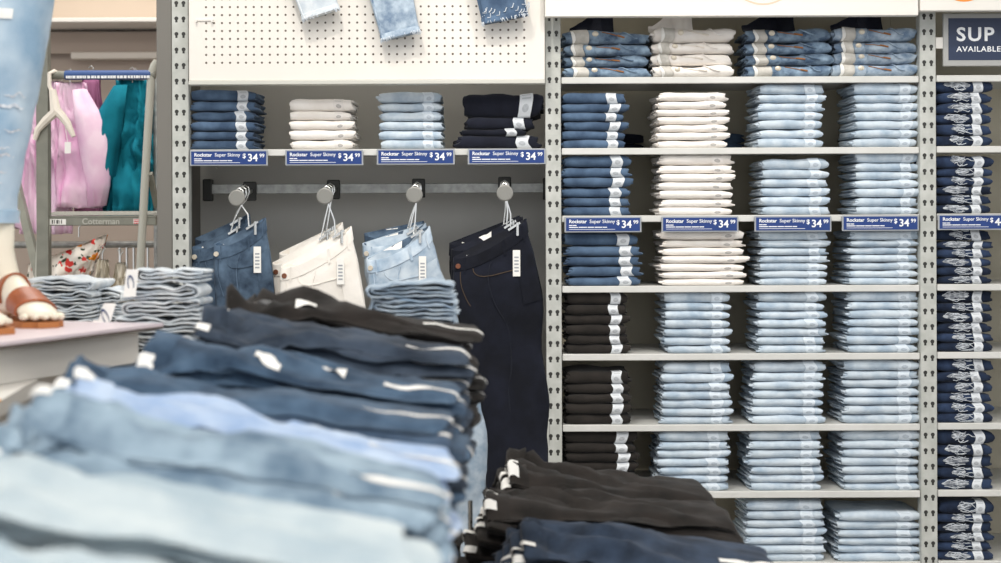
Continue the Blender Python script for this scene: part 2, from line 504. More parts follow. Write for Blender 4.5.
def shelf(px0, px1, ylip, label, th=7.0):
    x0, x1 = X(px0), X(px1); zt = Z(ylip)
    mb = MB()
    mb.box((x0, YF, zt - th * pxm), (x1, YF + .012, zt), bev=.002)          # rolled front lip
    mb.box((x0 + .002, YF + .012, zt - .006), (x1 - .002, YF + .41, zt - .001))
    o = mb.build('metal_shelf', M['shelf'], sm=False); tag(o, label, 'shelf', 'metal shelves of the wall unit')
    for x in (x0 + .006, x1 - .009):
        b = MB(); b.loft([[(xx, YF + .02, zt - .008), (xx, YF + .4, zt - .008), (xx, YF + .4, zt - .045), (xx, YF + .3, zt - .03)] for xx in (x, x + .003)])
        b.build('bracket', M['shelf'], o, sm=False)
    return o
LIPS = [77.5, 148.5, 216, 286.5, 354.5, 425.5, 492.5, 563.5]
for i, y in enumerate(LIPS):
    shelf(562, 919.5, y, f'{NTH[i]} shelf from the top, under the light blue stacks', 6.6)
    shelf(937, 1296, y - .6, f'{NTH[i]} shelf from the top, under the ripped navy jeans', 6.6)
shelf(190, 545, 148.5, 'shelf below the pegboard holding four short stacks', 6.6)
shelf(190, 545, 640, 'low shelf hidden under the hanging jeans', 6.6)

# headers
Yh = 4.44
mb = MB()
px0, px1, zb = X(189.5, Yh), X(545.5, Yh), Z(84, Yh)
zt = 2.62
cxp = (px0 + px1) / 2
M['peg'] = peg_mat(X(203.5, Yh) - cxp, X(530, Yh) - cxp, Z(64.5, Yh) - zb, 5)
mb.box((px0 - cxp, 0, .014), (px1 - cxp, .02, zt - zb), bev=.002)
peg = mb.build('pegboard_header', M['peg'], sm=False, loc=(cxp, Yh, zb))
tag(peg, 'white perforated pegboard with three jean legs hanging on it', 'pegboard')
t = MB(); t.box((px0 - cxp, -.008, 0), (px1 - cxp, .03, .014), bev=.002)
t.build('bottom_trim', M['trim'], peg, sm=False)
t = MB(); t.box((-.545, -.004, .205), (-.49, 0, .21)); t.box((-.545, -.012, .2), (-.54, 0, .207)); t.box((-.495, -.012, .2), (-.49, 0, .207))
t.build('peg_bar', M['header'], peg, sm=False)

for x in (px0 - cxp + .004, px1 - cxp - .024):
    t = MB(); t.box((x, .02, .05), (x + .02, YF - .0045 - Yh, .09))
    t.build('mounting_bracket', M['steel'], peg, sm=False)

Yr = 4.40
def header(xa, xb, yb, label):
    xa, xb, zb = X(xa, Yr), X(xb, Yr), Z(yb, Yr)
    mb = MB(); mb.box((xa, Yr, zb), (xb, Yr + .03, 2.62), bev=.002)
    mb.box((xa, Yr + .03, 2.5), (xb, YF + .42, 2.52))
    return tag(mb.build('header_board', M['header'], sm=False), label, 'board', 'white header boards')
hb = header(545.8, 919.3, 17, 'white header board above the four columns, with peach round print')
hb2 = header(921, 1296, 12.5, 'white header board above the navy sign, with orange print')
def emblem(parent, cx, cy, r, fill, ring):
    mb = MB(); c = P(cx, cy, Yr); n = 48; R = r * Yr / F
    q = []
    for k in (1, .955): q.append([c + Vector((math.cos(2 * PI * i / n) * R * k, -.0006, math.sin(2 * PI * i / n) * R * k)) for i in range(n)])
    mb.loft(q, cap=False)
    mb.build('print_ring', ring, parent)
    mb = MB()
    for i in range(5):
        mb.ell(c + Vector(((-.58 + .3 * i) * R * .8, -.0002, -R * .25)), R * .09, R * .62, .0006)
    mb.build('print_figure', fill, parent)
emblem(hb, 764, -31, 37, M['orange'], M['peach'])
mb = MB(); mb.ell(P(965, -19, Yr) + Vector((0, -.0002, 0)), 24 * pxm, 22 * pxm, .0006, 40)
mb.build('print_disc', M['orange'], hb2)

# ------------------------------------------------------------------ price signs
TXT = {}
def price_sign(pxl, pyt, label, price='34', cents='99', w=78, h=15.8):
    Y = YF - .012
    sx = Y / F
    o = thing('price_sign', P(pxl + w / 2, pyt + h, Y), label, 'price sign', 'blue price signs on the shelf lips')
    W, Hh = w * sx, h * sx
    b = MB()
    b.box((-W / 2, 0, 0), (W / 2, .004, Hh), bev=.001)
    b.box((-W / 2, .004, Hh - .012), (W / 2, .0115, Hh - .004))       # clip over the shelf lip
    b.build('holder', M['signframe'], o, sm=False)
    c = MB(); c.box((-W / 2 + 1.6 * sx, -.0012, 1.4 * sx), (W / 2 - 1.6 * sx, -.0001, Hh - 1.4 * sx)); c.build('card', M['signblue'], o, sm=False)
    def put(key, body, size, x, z, bold):
        k = (body, size)
        nm = key
        if k not in TXT:
            TXT[k] = text_mesh(nm, body, size, M['signwhite'], o, (x, -.0016, z), bold)
            return TXT[k]
        q = TXT[k].copy(); COL.objects.link(q); q.parent = o; q.location = (x, -.0016, z); return q
    l = -W / 2 + 4.5 * sx
    put('style_name', 'Rockstar', 4.9 * sx, l, Hh - 6.4 * sx, .00035)
    put('fit_name', 'Super Skinny', 4.9 * sx, l + 20.5 * sx, Hh - 6.4 * sx, .0001)
    put('price', price, 10.4 * sx, W / 2 - 20.2 * sx, Hh - 11.2 * sx, .0006)
    put('currency_mark', '$', 6.4 * sx, W / 2 - 25.2 * sx, Hh - 8.0 * sx, .0004)
    put('cents', cents, 5.2 * sx, W / 2 - 8.3 * sx, Hh - 7.4 * sx, .0003)
    fp = MB()
    for (x0, x1, z) in ((0, 3.6, 8.3), (4, 7.5, 8.3), (0, 9, 10.2), (9.6, 18, 10.2), (18.6, 25, 10.2), (25.6, 33, 10.2), (33.5, 38, 10.2), (0, 46, 12.0)):
        fp.box((l + x0 * sx, -.0016, Hh - (z + .9) * sx), (l + x1 * sx, -.0012, Hh - (z + (.0 if z < 12 else .5)) * sx))
    fp.build('fine_print', M['signwhite'], o, sm=False)
    return o
for i, (x, y, nm) in enumerate(((190, 149, 'mid blue'), (285.5, 149, 'white'), (377, 148.6, 'light blue'), (468, 148.6, 'dark navy'))):
    price_sign(x, y, f'blue price sign on the shelf lip under the short {nm} stack')
for i, (x, y, nm) in enumerate(((564.5, 217, 'first column, below mid blue jeans'), (661.5, 217, 'second column, below white jeans'),
                                (754.5, 217, 'third column of the tall unit'), (842, 216.6, 'fourth column, beside the upright post'))):
    price_sign(x, y, f'blue price sign on the third shelf, {nm}', w=77)
price_sign(938, 216, 'blue price sign under the ripped navy jeans', price='44', w=77)

# big framed sign
o = thing('framed_sign', P(1030, 68, YF - .005), 'navy framed sign reading SUP and AVAILABLE over the ripped jeans', 'sign')
sx = pxm
mb = MB(); W = 172 * sx; hh = 53 * sx
mb.box((-W / 2, 0, 0), (W / 2, .012, hh), bev=.002)
mb.build('frame', M['silver'], o, sm=False)
mb = MB(); mb.box((-W / 2 + 5.2 * sx, -.001, 6 * sx), (W / 2 - 5.2 * sx, 0, hh - 5 * sx)); mb.build('card', M['navy'], o, sm=False)
mb = MB(); mb.box((-W / 2 - 7 * sx, .003, 18 * sx), (-W / 2, .009, 29 * sx)); mb.build('mounting_tab', M['header'], o, sm=False)
t = text_mesh('headline', 'SUP', 19 * sx, M['signwhite'], o, (-W / 2 + 13.0 * sx, -.0016, 25.4 * sx), .0014, space=1.16)
t.scale.x = 1.08
t = text_mesh('subline', 'AVAILABLE', 7.6 * sx, M['signwhite'], o, (-W / 2 + 13.0 * sx, -.0016, 14.5 * sx), .0002, space=1.1)
t.scale.x = 1.1

# ------------------------------------------------------------------ folded jeans on the shelves
W0, D0, H0 = .222, .205, .029
PROTO = {}
def proto(kind, v):
    key = (kind, v)
    if key in PROTO: return PROTO[key]
    S = v * 7.3 + (sum(map(ord, kind)) % 11)
    w = W0 if kind != 'waist' else .265
    h = H0 if kind != 'waist' else .046
    f = Fold(w, D0, h, S, ejit=.013, wav=.0024 if kind != 'waist' else .0055,
             bul=.005, droop=.22 if kind != 'waist' else .2)
    me = f.body().mesh('folded_jeans', M['blue'])
    parts = []
    if kind in ('sticker', 'rip'):
        x0 = .715 + .012 * math.sin(S)
        if kind == 'rip': x0 = .66
        sm = f.patch(x0, x0 + .165, f.k_arc0 - .4, f.k_arc1 + 1.1, .0013, nu=3, nv=14).mesh('size_sticker', M['sticker'])
        parts.append(('size_sticker', sm, None))
    if kind == 'rip':
        mb = MB(); mid = (f.k_arc0 + f.k_arc1) / 2 + .6; c = .40 + .05 * math.sin(S * 2); hl = .19 + .06 * math.cos(S * 3)
        def fx(a, b):
            e = (1 - (2 * a - 1) ** 2) ** .6
            r = 1.9 * e * (.75 + .5 * nz(a * 7, S, b * 3))
            return mid + (b * 2 - 1) * r
        f.patch(c - hl, c + hl, 0, 0, .0012, nu=14, nv=4, mb=mb, fx=fx, uv=False)
        for q in range(len(mb.mi)): mb.mi[q] = 1
        rr = random.Random(v + 3)
        for i in range(6):
            k0 = mid + (rr.uniform(-1.2, 1.2) if i > 3 else (1.5, -1.6, 1.9, -2.0)[i]); xa = c + rr.uniform(-hl, hl * .1); xb = xa + rr.uniform(.14, .34)
            pts = [f.pos(lerp(xa, xb, q / 6), k0 + rr.uniform(-.45, .45) + .6 * math.sin(q * .8 + i), f.ht + .0025) for q in range(7)]
            mb.tube(pts, .0010, 5)
        parts.append(('ripped_knee', mb.mesh('ripped_knee', [M['thread'], M['ripgrey']]), None))
    if kind == 'waist':
        k0, k1 = f.k_arc0 - .3, f.k_arc1 + .3
        b = .27 + .04 * math.sin(S)
        parts.append(('waistband_lining', f.patch(.085, b - .01, k0 + .6, k1 - .4, .0035, 5, 10).mesh('waistband_lining', M['lining']), 'lining'))
        c = f.pos(.055 + .04, (k0 + k1) / 2, f.ht + .0048)
        mb = MB(); mb.grid(lambda a, q: f.pos(.10 + .022 * math.cos(2 * PI * a), (k0 + k1) / 2 + 2.9 * math.sin(2 * PI * a) * q, f.ht + .0052), 14, 3)
        parts.append(('brand_label', mb.mesh('brand_label', M['tag']), None))
        mb = MB(); p = f.pos(b + .065, (k0 + k1) / 2 + 1.2, f.ht + .002); mb.disc(p, .0098, .004)
        parts.append(('button', mb.mesh('button', M['button'], sharp=40), None))
        mb = MB()   # front waistband panel edge, standing a little proud
        f.patch(b, b + .13, k0 + .2, k1 + .8, .002, 4, 10, mb=mb); parts.append(('waistband', mb.mesh('waistband', M['blue']), 'body'))
        mb = MB(); mid = (k0 + k1) / 2
        mb.tube([f.pos(b + .15 + .27 * q / 8, mid + 2.4 - 2.6 * q / 8, f.ht + .0016) for q in range(9)], .0017, 5)
        mb.tube([f.pos(b + .33 + .09 * q / 3, mid + .9 - .9 * q / 3, f.ht + .002) for q in range(4)], .0034, 6)
        parts.append(('fly_stitching', mb.mesh('fly_stitching', M['copper']), 'fly'))
        mb = MB()
        pts = [f.pos(b + .40 + .18 * q / 10 * (.6 + .4 * q / 10), k1 + .3 - 5.4 * math.sin(q / 10 * PI / 2) , f.ht + .003) for q in range(11)]
        mb.tube(pts, .0028, 6)
        parts.append(('pocket_edge', mb.mesh('pocket_edge', M['blue']), 'body'))
    PROTO[key] = (me, parts)
    return PROTO[key]

def place(kind, v, mat, loc, sx, sz, rz, label, group, lining=None):
    me, parts = proto(kind, v)
    o = link('folded_jeans', me, None, loc); objmat(o, mat)
    o.scale = (sx, 1, sz); o.rotation_euler.z = rz
    tag(o, label, 'jeans', group)
    for (nm, pm, role) in parts:
        c = link(nm, pm, o)
        if nm == 'size_sticker' and mat in (M['light'], M['white']): objmat(c, M['sticker_light'] if mat == M['light'] else M['sticker_white'])
        if role == 'body': objmat(c, mat)
        if role == 'lining' and lining: objmat(c, lining)
        if role == 'fly' and mat == M['white']: objmat(c, M['wlining'])
    return o

rs = random.Random(11)
def stack(kind, mat, x0, x1, ytop, ybot, n, colour, where, group, Y=YF + .012, top_k=1.28, lining=None):
    s = Y / F
    wpx = x1 - x0
    tot = (ybot - ytop) * s
    ths = [1.0] * n; ths[-1] = top_k if n > 2 else 1.0
    ths = [t * rs.uniform(.92, 1.08) for t in ths]
    k = tot / sum(ths); z = H - (ybot - CY) * s
    base_h = H0 if kind != 'waist' else .046
    base_w = W0 if kind != 'waist' else .265
    for i in range(n):
        th = ths[i] * k
        sx = wpx * s / base_w * rs.uniform(.97, 1.02)
        x = ((x0 + x1) / 2 - CX) * s + rs.uniform(-.0035, .0035)
        place(kind, rs.randrange(6), mat, (x, Y + D0 / 2 + rs.uniform(-.002, .006), z), sx, th * .95 / base_h,
              math.radians(rs.uniform(-1.2, 1.2)), f'{colour}, {ORD[n - 1 - i]}, {where}', group)
        z += th

G = 'folded jeans stacked on the wall shelves'
def tallu(c, r): return f'{NTH[c]} column on the {NTH[r]} shelf down'
B = [77.5, 148.5, 216, 286.5, 354.5, 425.5, 492.5, 563.5]
spec = [  # row, col, kind, mat, x0, x1, ytop, n
 (1, 0, 'blue', 563, 626, 92, 6), (2, 0, 'blue', 563, 630, 155, 6), (3, 0, 'blue', 566, 639, 233, 5),
 (4, 0, 'black', 566, 627, 292, 6), (5, 0, 'black', 566, 630, 371, 5), (6, 0, 'black', 565, 635, 431.5, 6),
 (1, 1, 'white', 658, 727, 92, 7), (2, 1, 'white', 660, 733, 154, 7), (3, 1, 'white', 662, 744, 230, 7),
 (4, 1, 'light', 665, 729, 292, 7), (5, 1, 'light', 662, 730, 363, 7), (6, 1, 'light', 657, 727, 431.5, 7),
 (1, 2, 'light', 759, 824, 84, 7), (2, 2, 'light', 763, 828, 159, 6), (3, 2, 'light', 759, 827, 231, 7),
 (4, 2, 'light', 758, 825, 292.5, 7), (5, 2, 'light', 752, 823, 362.5, 7), (6, 2, 'light', 749, 820, 432, 7), (7, 2, 'light', 745, 823, 502, 7),
 (1, 3, 'light', 856, 918, 83.5, 7), (2, 3, 'light', 856, 919, 152.5, 7), (3, 3, 'light', 850, 918, 231, 7),
 (4, 3, 'light', 848, 918.5, 292, 7), (5, 3, 'light', 843, 919, 361, 7), (6, 3, 'light', 842, 919, 431.5, 7), (7, 3, 'light', 838, 920, 513, 6),
]
CN = {'blue': 'mid blue folded jeans', 'white': 'white folded jeans', 'light': 'light blue folded jeans', 'black': 'black folded jeans'}
for (r, c, m, x0, x1, yt, n) in spec:
    stack('sticker', M[m], x0, x1, yt, B[r], n, CN[m], tallu(c, r), G)
for r, yt, n in ((1, 81, 6), (2, 157, 6), (3, 231, 6), (4, 292, 6), (5, 361, 6), (6, 432, 5), (7, 503, 6)):
    stack('rip', M['ripped'], 937.5, 992, yt, B[r] - .6, n, 'ripped navy folded jeans', f'stack on the {NTH[r]} shelf down', G)
for m, x0, x1, yt, n, nm in (('blue', 191, 254, 88, 6, 'mid blue folded jeans'), ('white', 290, 352, 97, 5, 'white folded jeans'),
                             ('light', 380, 442, 91, 6, 'light blue folded jeans')):
    stack('sticker', M[m], x0, x1, yt, 148.5, n, nm, 'short stack below the pegboard', G)
# the untidy dark stack
s = (YF + .012) / F
for i, (x0, x1, yb, yt, nm, rz) in enumerate(((455, 537, 148, 135, 'dark navy folded jeans lying lowest in untidy stack below pegboard', 3), (462, 525, 136, 128.5, 'dark navy folded jeans second from bottom of untidy stack', -2),
        (466, 532, 129, 116.5, 'dark navy folded jeans third from bottom of untidy stack', 2), (466, 542, 117, 93, 'bulky near-black folded jeans on top of the untidy stack', -4))):
    place('sticker', i, M['dknavy'], (((x0 + x1) / 2 - CX) * s, YF + .012 + D0 / 2, H - (yb - CY) * s), (x1 - x0) * s / W0, (yb - yt) * s / H0 * .98, math.radians(rz), nm, G)
for m, x0, x1, yt, nm, ln in (('wash', 565, 649, 24, 'blue waist-out folded jeans', 'lining'), ('white', 653, 733, 22, 'white waist-out folded jeans', 'wlining'),
                          ('wash', 747, 832, 22, 'washed blue waist-out folded jeans', 'lining'), ('ltwash', 834, 917, 22, 'pale blue waist-out folded jeans', 'lining')):
    stack('waist', M[m], x0, x1, yt + 7, 77.5, 4, nm, 'top shelf under header board', G, top_k=1.1, lining=M[ln])
# the raised back waists of the four top pairs
for m, x0, x1, nm in (('dknavy', 572, 616, 0), ('white', 652, 696, 1), ('dknavy', 747, 800, 2), ('dknavy', 838, 890, 3)):
    tops = [o for o in COL.objects if o.get('label', '').startswith(('blue waist', 'white waist', 'washed blue waist', 'pale blue waist')[nm]) and ', top,' in o['label']]
    o = tops[0]; mb = MB(); S = nm * 5 + 1
    bh = 20 * pxm
    sxx, szz = o.scale.x, o.scale.z
    def fn(a, b, off=0.0):
        x = lerp(X(x0), X(x1), a) - o.location.x
        z = 11 * pxm + b * (bh + 3 * pxm) * (.35 + .65 * smooth(0, .6, a)) * (1 + .22 * nz(a * 4, S) + .1 * nz(a * 11, S + 2))
        return Vector((x / sxx, -D0 / 2 + .045 + (.018 * math.sin(a * 5 + S) + .008 * math.sin(a * 14 + S)) * (1 - .3 * b) + .035 * math.sin(b * 1.9) + off, z / szz))
    N = 10
    vs = [fn(i / N, j / 5) for j in range(6) for i in range(N + 1)] + [fn(i / N, j / 5, .012) for j in range(6) for i in range(N + 1)]
    fs = []; K = 6 * (N + 1)
    for j in range(5):
        for i in range(N):
            a = j * (N + 1) + i
            fs += [(a, a + 1, a + N + 2, a + N + 1), (K + a, K + a + N + 1, K + a + N + 2, K + a + 1)]
    for i in range(N): fs += [(5 * (N + 1) + i, 5 * (N + 1) + i + 1, K + 5 * (N + 1) + i + 1, K + 5 * (N + 1) + i)]
    for j in range(5):
        for i in (0, N): fs += [(j * (N + 1) + i, (j + 1) * (N + 1) + i, K + (j + 1) * (N + 1) + i, K + j * (N + 1) + i)]
    mb.add(vs, fs); mb.build('raised_back_waist', M[m], o)
# second row jeans glimpsed behind the front stacks
for i, (m, xc, yb, row, nm) in enumerate(((M['dknavy'], 618, 148.5, 1, 'dark folded jeans set behind the mid blue stack, second shelf'),
        (M['blue'], 722, 148.5, 1, 'blue folded jeans set behind the white stack, second shelf'),
        (M['dknavy'], 805, 216, 2, 'dark folded jeans set behind the third column, third shelf'),
        (M['dknavy'], 888, 148.5, 1, 'dark folded jeans set behind the fourth column, second shelf'))):
    Y = YF + .31 + D0 / 2 * .3
    for k in range(2):
        place('plain', i, m, ((xc - CX) * (YF + .15) / F, YF + .36, Z(yb) + .034 * k), .9, 1.15, math.radians(4), nm + (', upper' if k else ', lower'), G).scale.y = .3

# ------------------------------------------------------------------ hanging rail, arms, hangers and jeans
Yb = 4.70
mb = MB(); mb.box((X(190), Yb, Z(193, Yb)), (X(553), Yb + .02, Z(183, Yb)), bev=.002)
rail = tag(mb.build('hang_rail', M['steel'], sm=False), 'steel crossbar running behind the four hanging groups of jeans', 'rail')
for x in (X(190), X(545)):
    b = MB(); b.box((x, Yb - .01, Z(200, Yb)), (x + .03, Yb + .03, Z(178, Yb)), bev=.003); b.build('end_bracket', M['darkmetal'], rail, sm=False)
ARMS = [(237, 197, 'blue'), (325, 195.5, 'white'), (414.5, 194.5, 'light blue'), (505, 193, 'dark rinse')]
for px, py, nm in ARMS:
    c = P(px, py, 4.46)
    o = thing('faceout_arm', c, f'steel face-out arm holding the {nm} hanging jeans', 'hook arm', 'face-out arms on the rail')
    back = Vector((0, Yb - 4.46 - .001, .030))
    mb = MB(); mb.bar((0, .004, 0), back, .012, .02); mb.build('arm', M['steel'], o, sm=False)
    mb = MB(); mb.disc((0, .004, 0), .0265, .008, n=32); mb.build('end_disc', M['disc'], o, sharp=30)
    mb = MB(); mb.box((back.x - .022, back.y - .012, back.z - .035), (back.x + .022, back.y, back.z + .03), bev=.003); mb.build('bracket', M['darkmetal'], o, sm=False)

def hanging_jeans(tl, tr, Y, L, mat, label, group, cxdrift, widths, seed, buttoncol, tagm=True, th=.05, lcol=None, stitch=None, lin_m=None):
    """tl, tr: pixel corners of the waist; the pair is folded on its centre seam and hangs from the back corner"""
    a, b = P(*tl, Y), P(*tr, Y)
    mid = (a + b) / 2; w0 = (b.x - a.x); slant = b.z - a.z
    o = thing('hanging_jeans', mid, label, 'jeans', group)
    N = 30; K = 32
    def surf(s, ang, off=0.0):
        hw = interp(widths, s) * w0 / 2 + off
        ht = interp([(0, th * .36), (.15, th * .62), (.35, th * .55), (1, th * .42)], s) + off
        ca, sa = math.cos(ang), math.sin(ang)
        x = math.copysign(abs(ca) ** .75, ca) * hw; y = math.copysign(abs(sa) ** .75, sa) * ht
        xx = x / max(hw, 1e-6)
        # drape folds run down the leg and soften towards the waist
        dz = (.016 * (1 - 2.4 * abs(nz(x * 9 + s * 2.6, s * 2.5, seed))) + .008 * nz(x * 30, s * 9, seed + 3)) * smooth(.05, .3, s) + .004 * nz(x * 25 + s * 20, s * 25, seed + 8)
        y += dz * (1 if sa < 0 else -.6)
        x += .008 * nz(s * 7, seed, 2.0) * smooth(.1, .4, s)
        z = -s * L + slant * .5 * xx * (1 - smooth(0, .55, s)) - .034 * max(0.0, -sa) * (1 - smooth(0, .16, s)) * (1 - .35 * xx * xx)
        x += interp(cxdrift, s) * Y / F
        return Vector((x, y, z))
    mb = MB(); mb.loft([[surf(i / N, 2 * PI * k / K) for k in range(K)] for i in range(N + 1)])
    mb.build('denim_body', mat, o)
    wb = MB()
    wb.loft([[surf(s, 2 * PI * k / K, off) for k in range(K)] for s, off in ((.0, -.002), (-.002, .001), (.0, .003), (.04, .003), (.042, .0))], cap=False)
    wb.build('waistband', mat, o)
    # waist opening, leather patch and care label
    def inside(u, v):
        a = surf(0, -PI * lerp(.70, .48, u), -.002); q = surf(0, PI * lerp(.70, .48, u), -.002)
        return a.lerp(q, lerp(.25, .9, v)) + Vector((0, 0, .0022))
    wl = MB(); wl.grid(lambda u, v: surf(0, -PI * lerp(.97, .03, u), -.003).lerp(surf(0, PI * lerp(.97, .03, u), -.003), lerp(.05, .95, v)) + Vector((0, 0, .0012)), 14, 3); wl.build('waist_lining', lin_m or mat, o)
    lp = MB(); lp.grid(inside, 4, 2); lp.build('brand_label', lcol or M['tag'], o)
    bt = MB(); bt.disc(surf(.024, -PI * .80, .004), .0085, .005, axis=(-.1, -1, 0)); bt.build('button', buttoncol, o, sharp=30)
    # front pocket curve, side seam and yoke
    st = MB()
    st.tube([surf(.045 + .075 * math.sin(q / 8 * PI / 2), -PI * (.62 - .26 * (1 - math.cos(q / 8 * PI / 2))), .0015) for q in range(9)], .0016, 5)
    st.build('pocket_seam', stitch or mat, o)
    st = MB(); st.tube([surf(.05 + .5 * q / 16, -PI * (.5 + .03 * math.sin(q * .5)), .001) for q in range(17)], .002, 5); st.build('side_seam', mat, o)
    pk = MB(); pk.grid(lambda u, v: surf(lerp(.09, .23, v), lerp(-PI * .36, -PI * .12, u) , .003), 8, 6); pk.build('back_pocket', mat, o)
    fl = MB(); fl.tube([surf(.045 + .14 * q / 9, -PI * (.77 - .02 * q / 9 - .05 * (q / 9) ** 4), .0012) for q in range(10)], .0014, 5); fl.build('fly_seam', stitch or mat, o)
    for q in (-.70, -.42, -.2):
        bl = MB(); bl.grid(lambda u, v: surf(lerp(-.002, .05, v), PI * (q + .02 * (u - .5)), .006), 2, 3); bl.build('belt_loop', mat, o)
    if tagm:
        tg = MB(); p = surf(.055, -PI * .33, .012)
        tg.box((p.x - .012, p.y - .001, p.z - .085), (p.x + .012, p.y + .001, p.z), bev=.0008); tg.build('size_tag', M['tag'], o, sm=False)
        tp = MB()
        for i in range(5): tp.box((p.x - .007, p.y - .0016, p.z - .07 + i * .011), (p.x + .007, p.y - .001, p.z - .065 + i * .011))
        tp.build('tag_print', M['signframe'], o, sm=False)
    return o, b

def wire_hanger(arm, clip, label, n=0):
    """hook over the arm, straight wire and clip at the waistband"""
    o = thing('clip_hanger', arm, label, 'hanger', 'clip hangers on the face-out arms')
    d = clip - arm; mb = MB()
    pts = [Vector((-.014, 0, .002)), Vector((-.012, 0, .012)), Vector((0, 0, .02)), Vector((.012, 0, .012)), Vector((.014, 0, -.004)), Vector((.004, .0, -.03))]
    pts += [d * .75 + Vector((-.006, 0, .012)), d + Vector((-.014, 0, 0))]
    mb.tube(pts, .0024, 6); mb.build('hook', M['chrome'], o)
    mb = MB(); mb.bar(d + Vector((-.022, -.004, -.010)), d + Vector((.016, -.004, .014)), .007, .006); mb.build('bar', M['chrome'], o, sm=False)
    mb = MB(); mb.box((d.x + .004, d.y - .014, d.z - .03), (d.x + .012, d.y - .006, d.z + .016), bev=.002); mb.build('clip', M['chrome'], o, sm=False)
    return o

JW = [(0, .97), (.12, 1.10), (.22, 1.13), (.4, .98), (.7, .86), (1, .80)]
groups = [
 ('blue', 'hangblue', [((195, 237), (250, 213), 4.60), ((192, 246), (248, 222), 4.55), ((214, 243), (266, 217), 4.50)], [(0, 0), (.3, 7), (1, 22)], 'button', None, None,
   ['blue jeans hanging rearmost on the first arm, waist label showing', 'blue jeans hanging between two others on the first arm', 'blue jeans hanging in front on the first arm, white size tag']),
 ('white', 'hangwhite', [((279, 252), (343, 222), 4.60), ((272, 262), (338, 228), 4.55), ((280, 266), (352, 226), 4.50)], [(0, 0), (.3, 10), (1, 25)], 'copperbtn', None, None,
   ['white jeans hanging rearmost on the second arm, grey in shade', 'white jeans hanging in the middle on the second arm', 'white jeans hanging in front on the second arm, copper button']),
 ('light blue', 'hanglight', [((364, 233), (424, 221), 4.60), ((362, 243), (426, 223), 4.55), ((366, 258), (430, 226), 4.50)], [(0, 0), (.1, 5), (.2, 15), (.3, 28), (.4, 41), (.5, 52), (.6, 60), (.8, 68), (1, 70)], 'button', None, None,
   ['blue jeans hanging rearmost on the third arm, dark waistband', 'light blue jeans hanging in the middle on the third arm', 'light blue jeans hanging in front on the third arm, white label']),
 ('dark rinse', 'hangdark', [((449, 243), (520, 216), 4.60), ((451, 249), (523, 217), 4.55), ((453, 257), (527, 219), 4.50)], [(0, 0), (.3, 13), (.6, 26), (1, 28)], 'copperbtn', None, 'ochre',
   ['near-black jeans hanging rearmost on the fourth arm', 'near-black jeans hanging in the middle on the fourth arm', 'near-black jeans hanging in front on the fourth arm, cream tag']),
]
for gi, (nm, mat, prs, drift, bc, _, stc, labs) in enumerate(groups):
    for k, (tl, tr, Y) in enumerate(prs):
        mm = M[mat]
        if nm == 'light blue' and k == 0: mm = M['hangblue']
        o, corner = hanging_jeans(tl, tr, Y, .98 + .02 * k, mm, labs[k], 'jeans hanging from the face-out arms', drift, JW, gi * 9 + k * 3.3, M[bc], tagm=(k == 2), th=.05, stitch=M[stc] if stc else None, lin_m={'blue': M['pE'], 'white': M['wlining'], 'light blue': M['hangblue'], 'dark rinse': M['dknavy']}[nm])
        px, py, _n = ARMS[gi]
        t = (Y - 4.46) / (Yb - 4.46)
        arm = P(px, py, 4.46) + Vector((0, Y - 4.46, .030 * t + .008))
        clip = P(tr[0] - 12, tr[1] + 8, Y) + Vector((0, -.012, 0))
        wire_hanger(arm, clip, f"chrome clip hanger of the {['rearmost', 'middle', 'front'][k]} {nm} jeans on their arm")

# jean legs pinned on the pegboard
def pinned_leg(top, bot, w0, w1, mat, label, seed, fray='fray', Y=4.398):
    a, b = P(*top, Y), P(*bot, Y)
    d = b - a; L = d.length; t = d.normalized(); side = Vector((0, 1, 0)).cross(t); side = side if side.x > 0 else -side
    o = thing('pinned_jeans', b, label, 'jeans', 'jeans pinned on the pegboard')
    N, K = 14, 24
    def surf(s, ang, off=0.0):
        hw = lerp(w0, w1, s) * Y / F / 2 + off; ht = .017 + off
        ca, sa = math.cos(ang), math.sin(ang)
        p = a + d * s + side * math.copysign(abs(ca) ** .6, ca) * hw + Vector((0, math.copysign(abs(sa) ** .6, sa) * (ht + .004 * nz(s * 9, ca * 3, seed)), 0))
        return p - b
    mb = MB(); mb.loft([[surf(i / N, 2 * PI * k / K) for k in range(K)] for i in range(N + 1)]); mb.build('leg', mat, o)
    # pelvis and other leg above the picture
    mb = MB(); mb.sphere(a - b + Vector((0, 0, .05)), .1, 16, 10, sc=(1.3, .25, 1.2)); mb.build('hip', mat, o)
    # side seam and frayed hem
    mb = MB(); mb.tube([surf(q / 10, -PI * .80, .001) for q in range(11)], .003, 6); mb.build('side_seam', mat, o)
    mb = MB(); rr = random.Random(int(seed))
    mb.loft([[surf(s, 2 * PI * k / K, off) for k in range(K)] for s, off in ((.955, .0005), (.96, .002), (1.0, .002), (1.003, 0))], cap=False)
    mb.build('hem', mat if fray != 'pale' else M['thread'], o)
    mb = MB()
    for i in range(34):
        an = -PI * rr.uniform(.03, .97); p = surf(.985, an, .002)
        q = p + t * rr.uniform(.005, .016) + side * rr.uniform(-.005, .005)
        mb.tube([p, (p + q) / 2 + Vector((0, -.002, 0)), q], .0011, 4)
    if fray == 'dark':
        for i in range(16):
            an = -PI * (.12 + .76 * i / 16); p = surf(.93 + rr.uniform(-.02, .05), an, .003)
            mb.tube([p, p + side * rr.uniform(.004, .012) + t * rr.uniform(-.006, .006), p + side * .012 - t * .012], .0015, 4)
    mb.build('frayed_threads', M['thread'], o)
    # pin holding it off the board
    mb = MB(); mb.tube([a - b + Vector((0, .02, .05)), a - b + Vector((0, 4.442 - Y, .05))], .004, 6); mb.build('peg_hook', M['steel'], o)
    return o
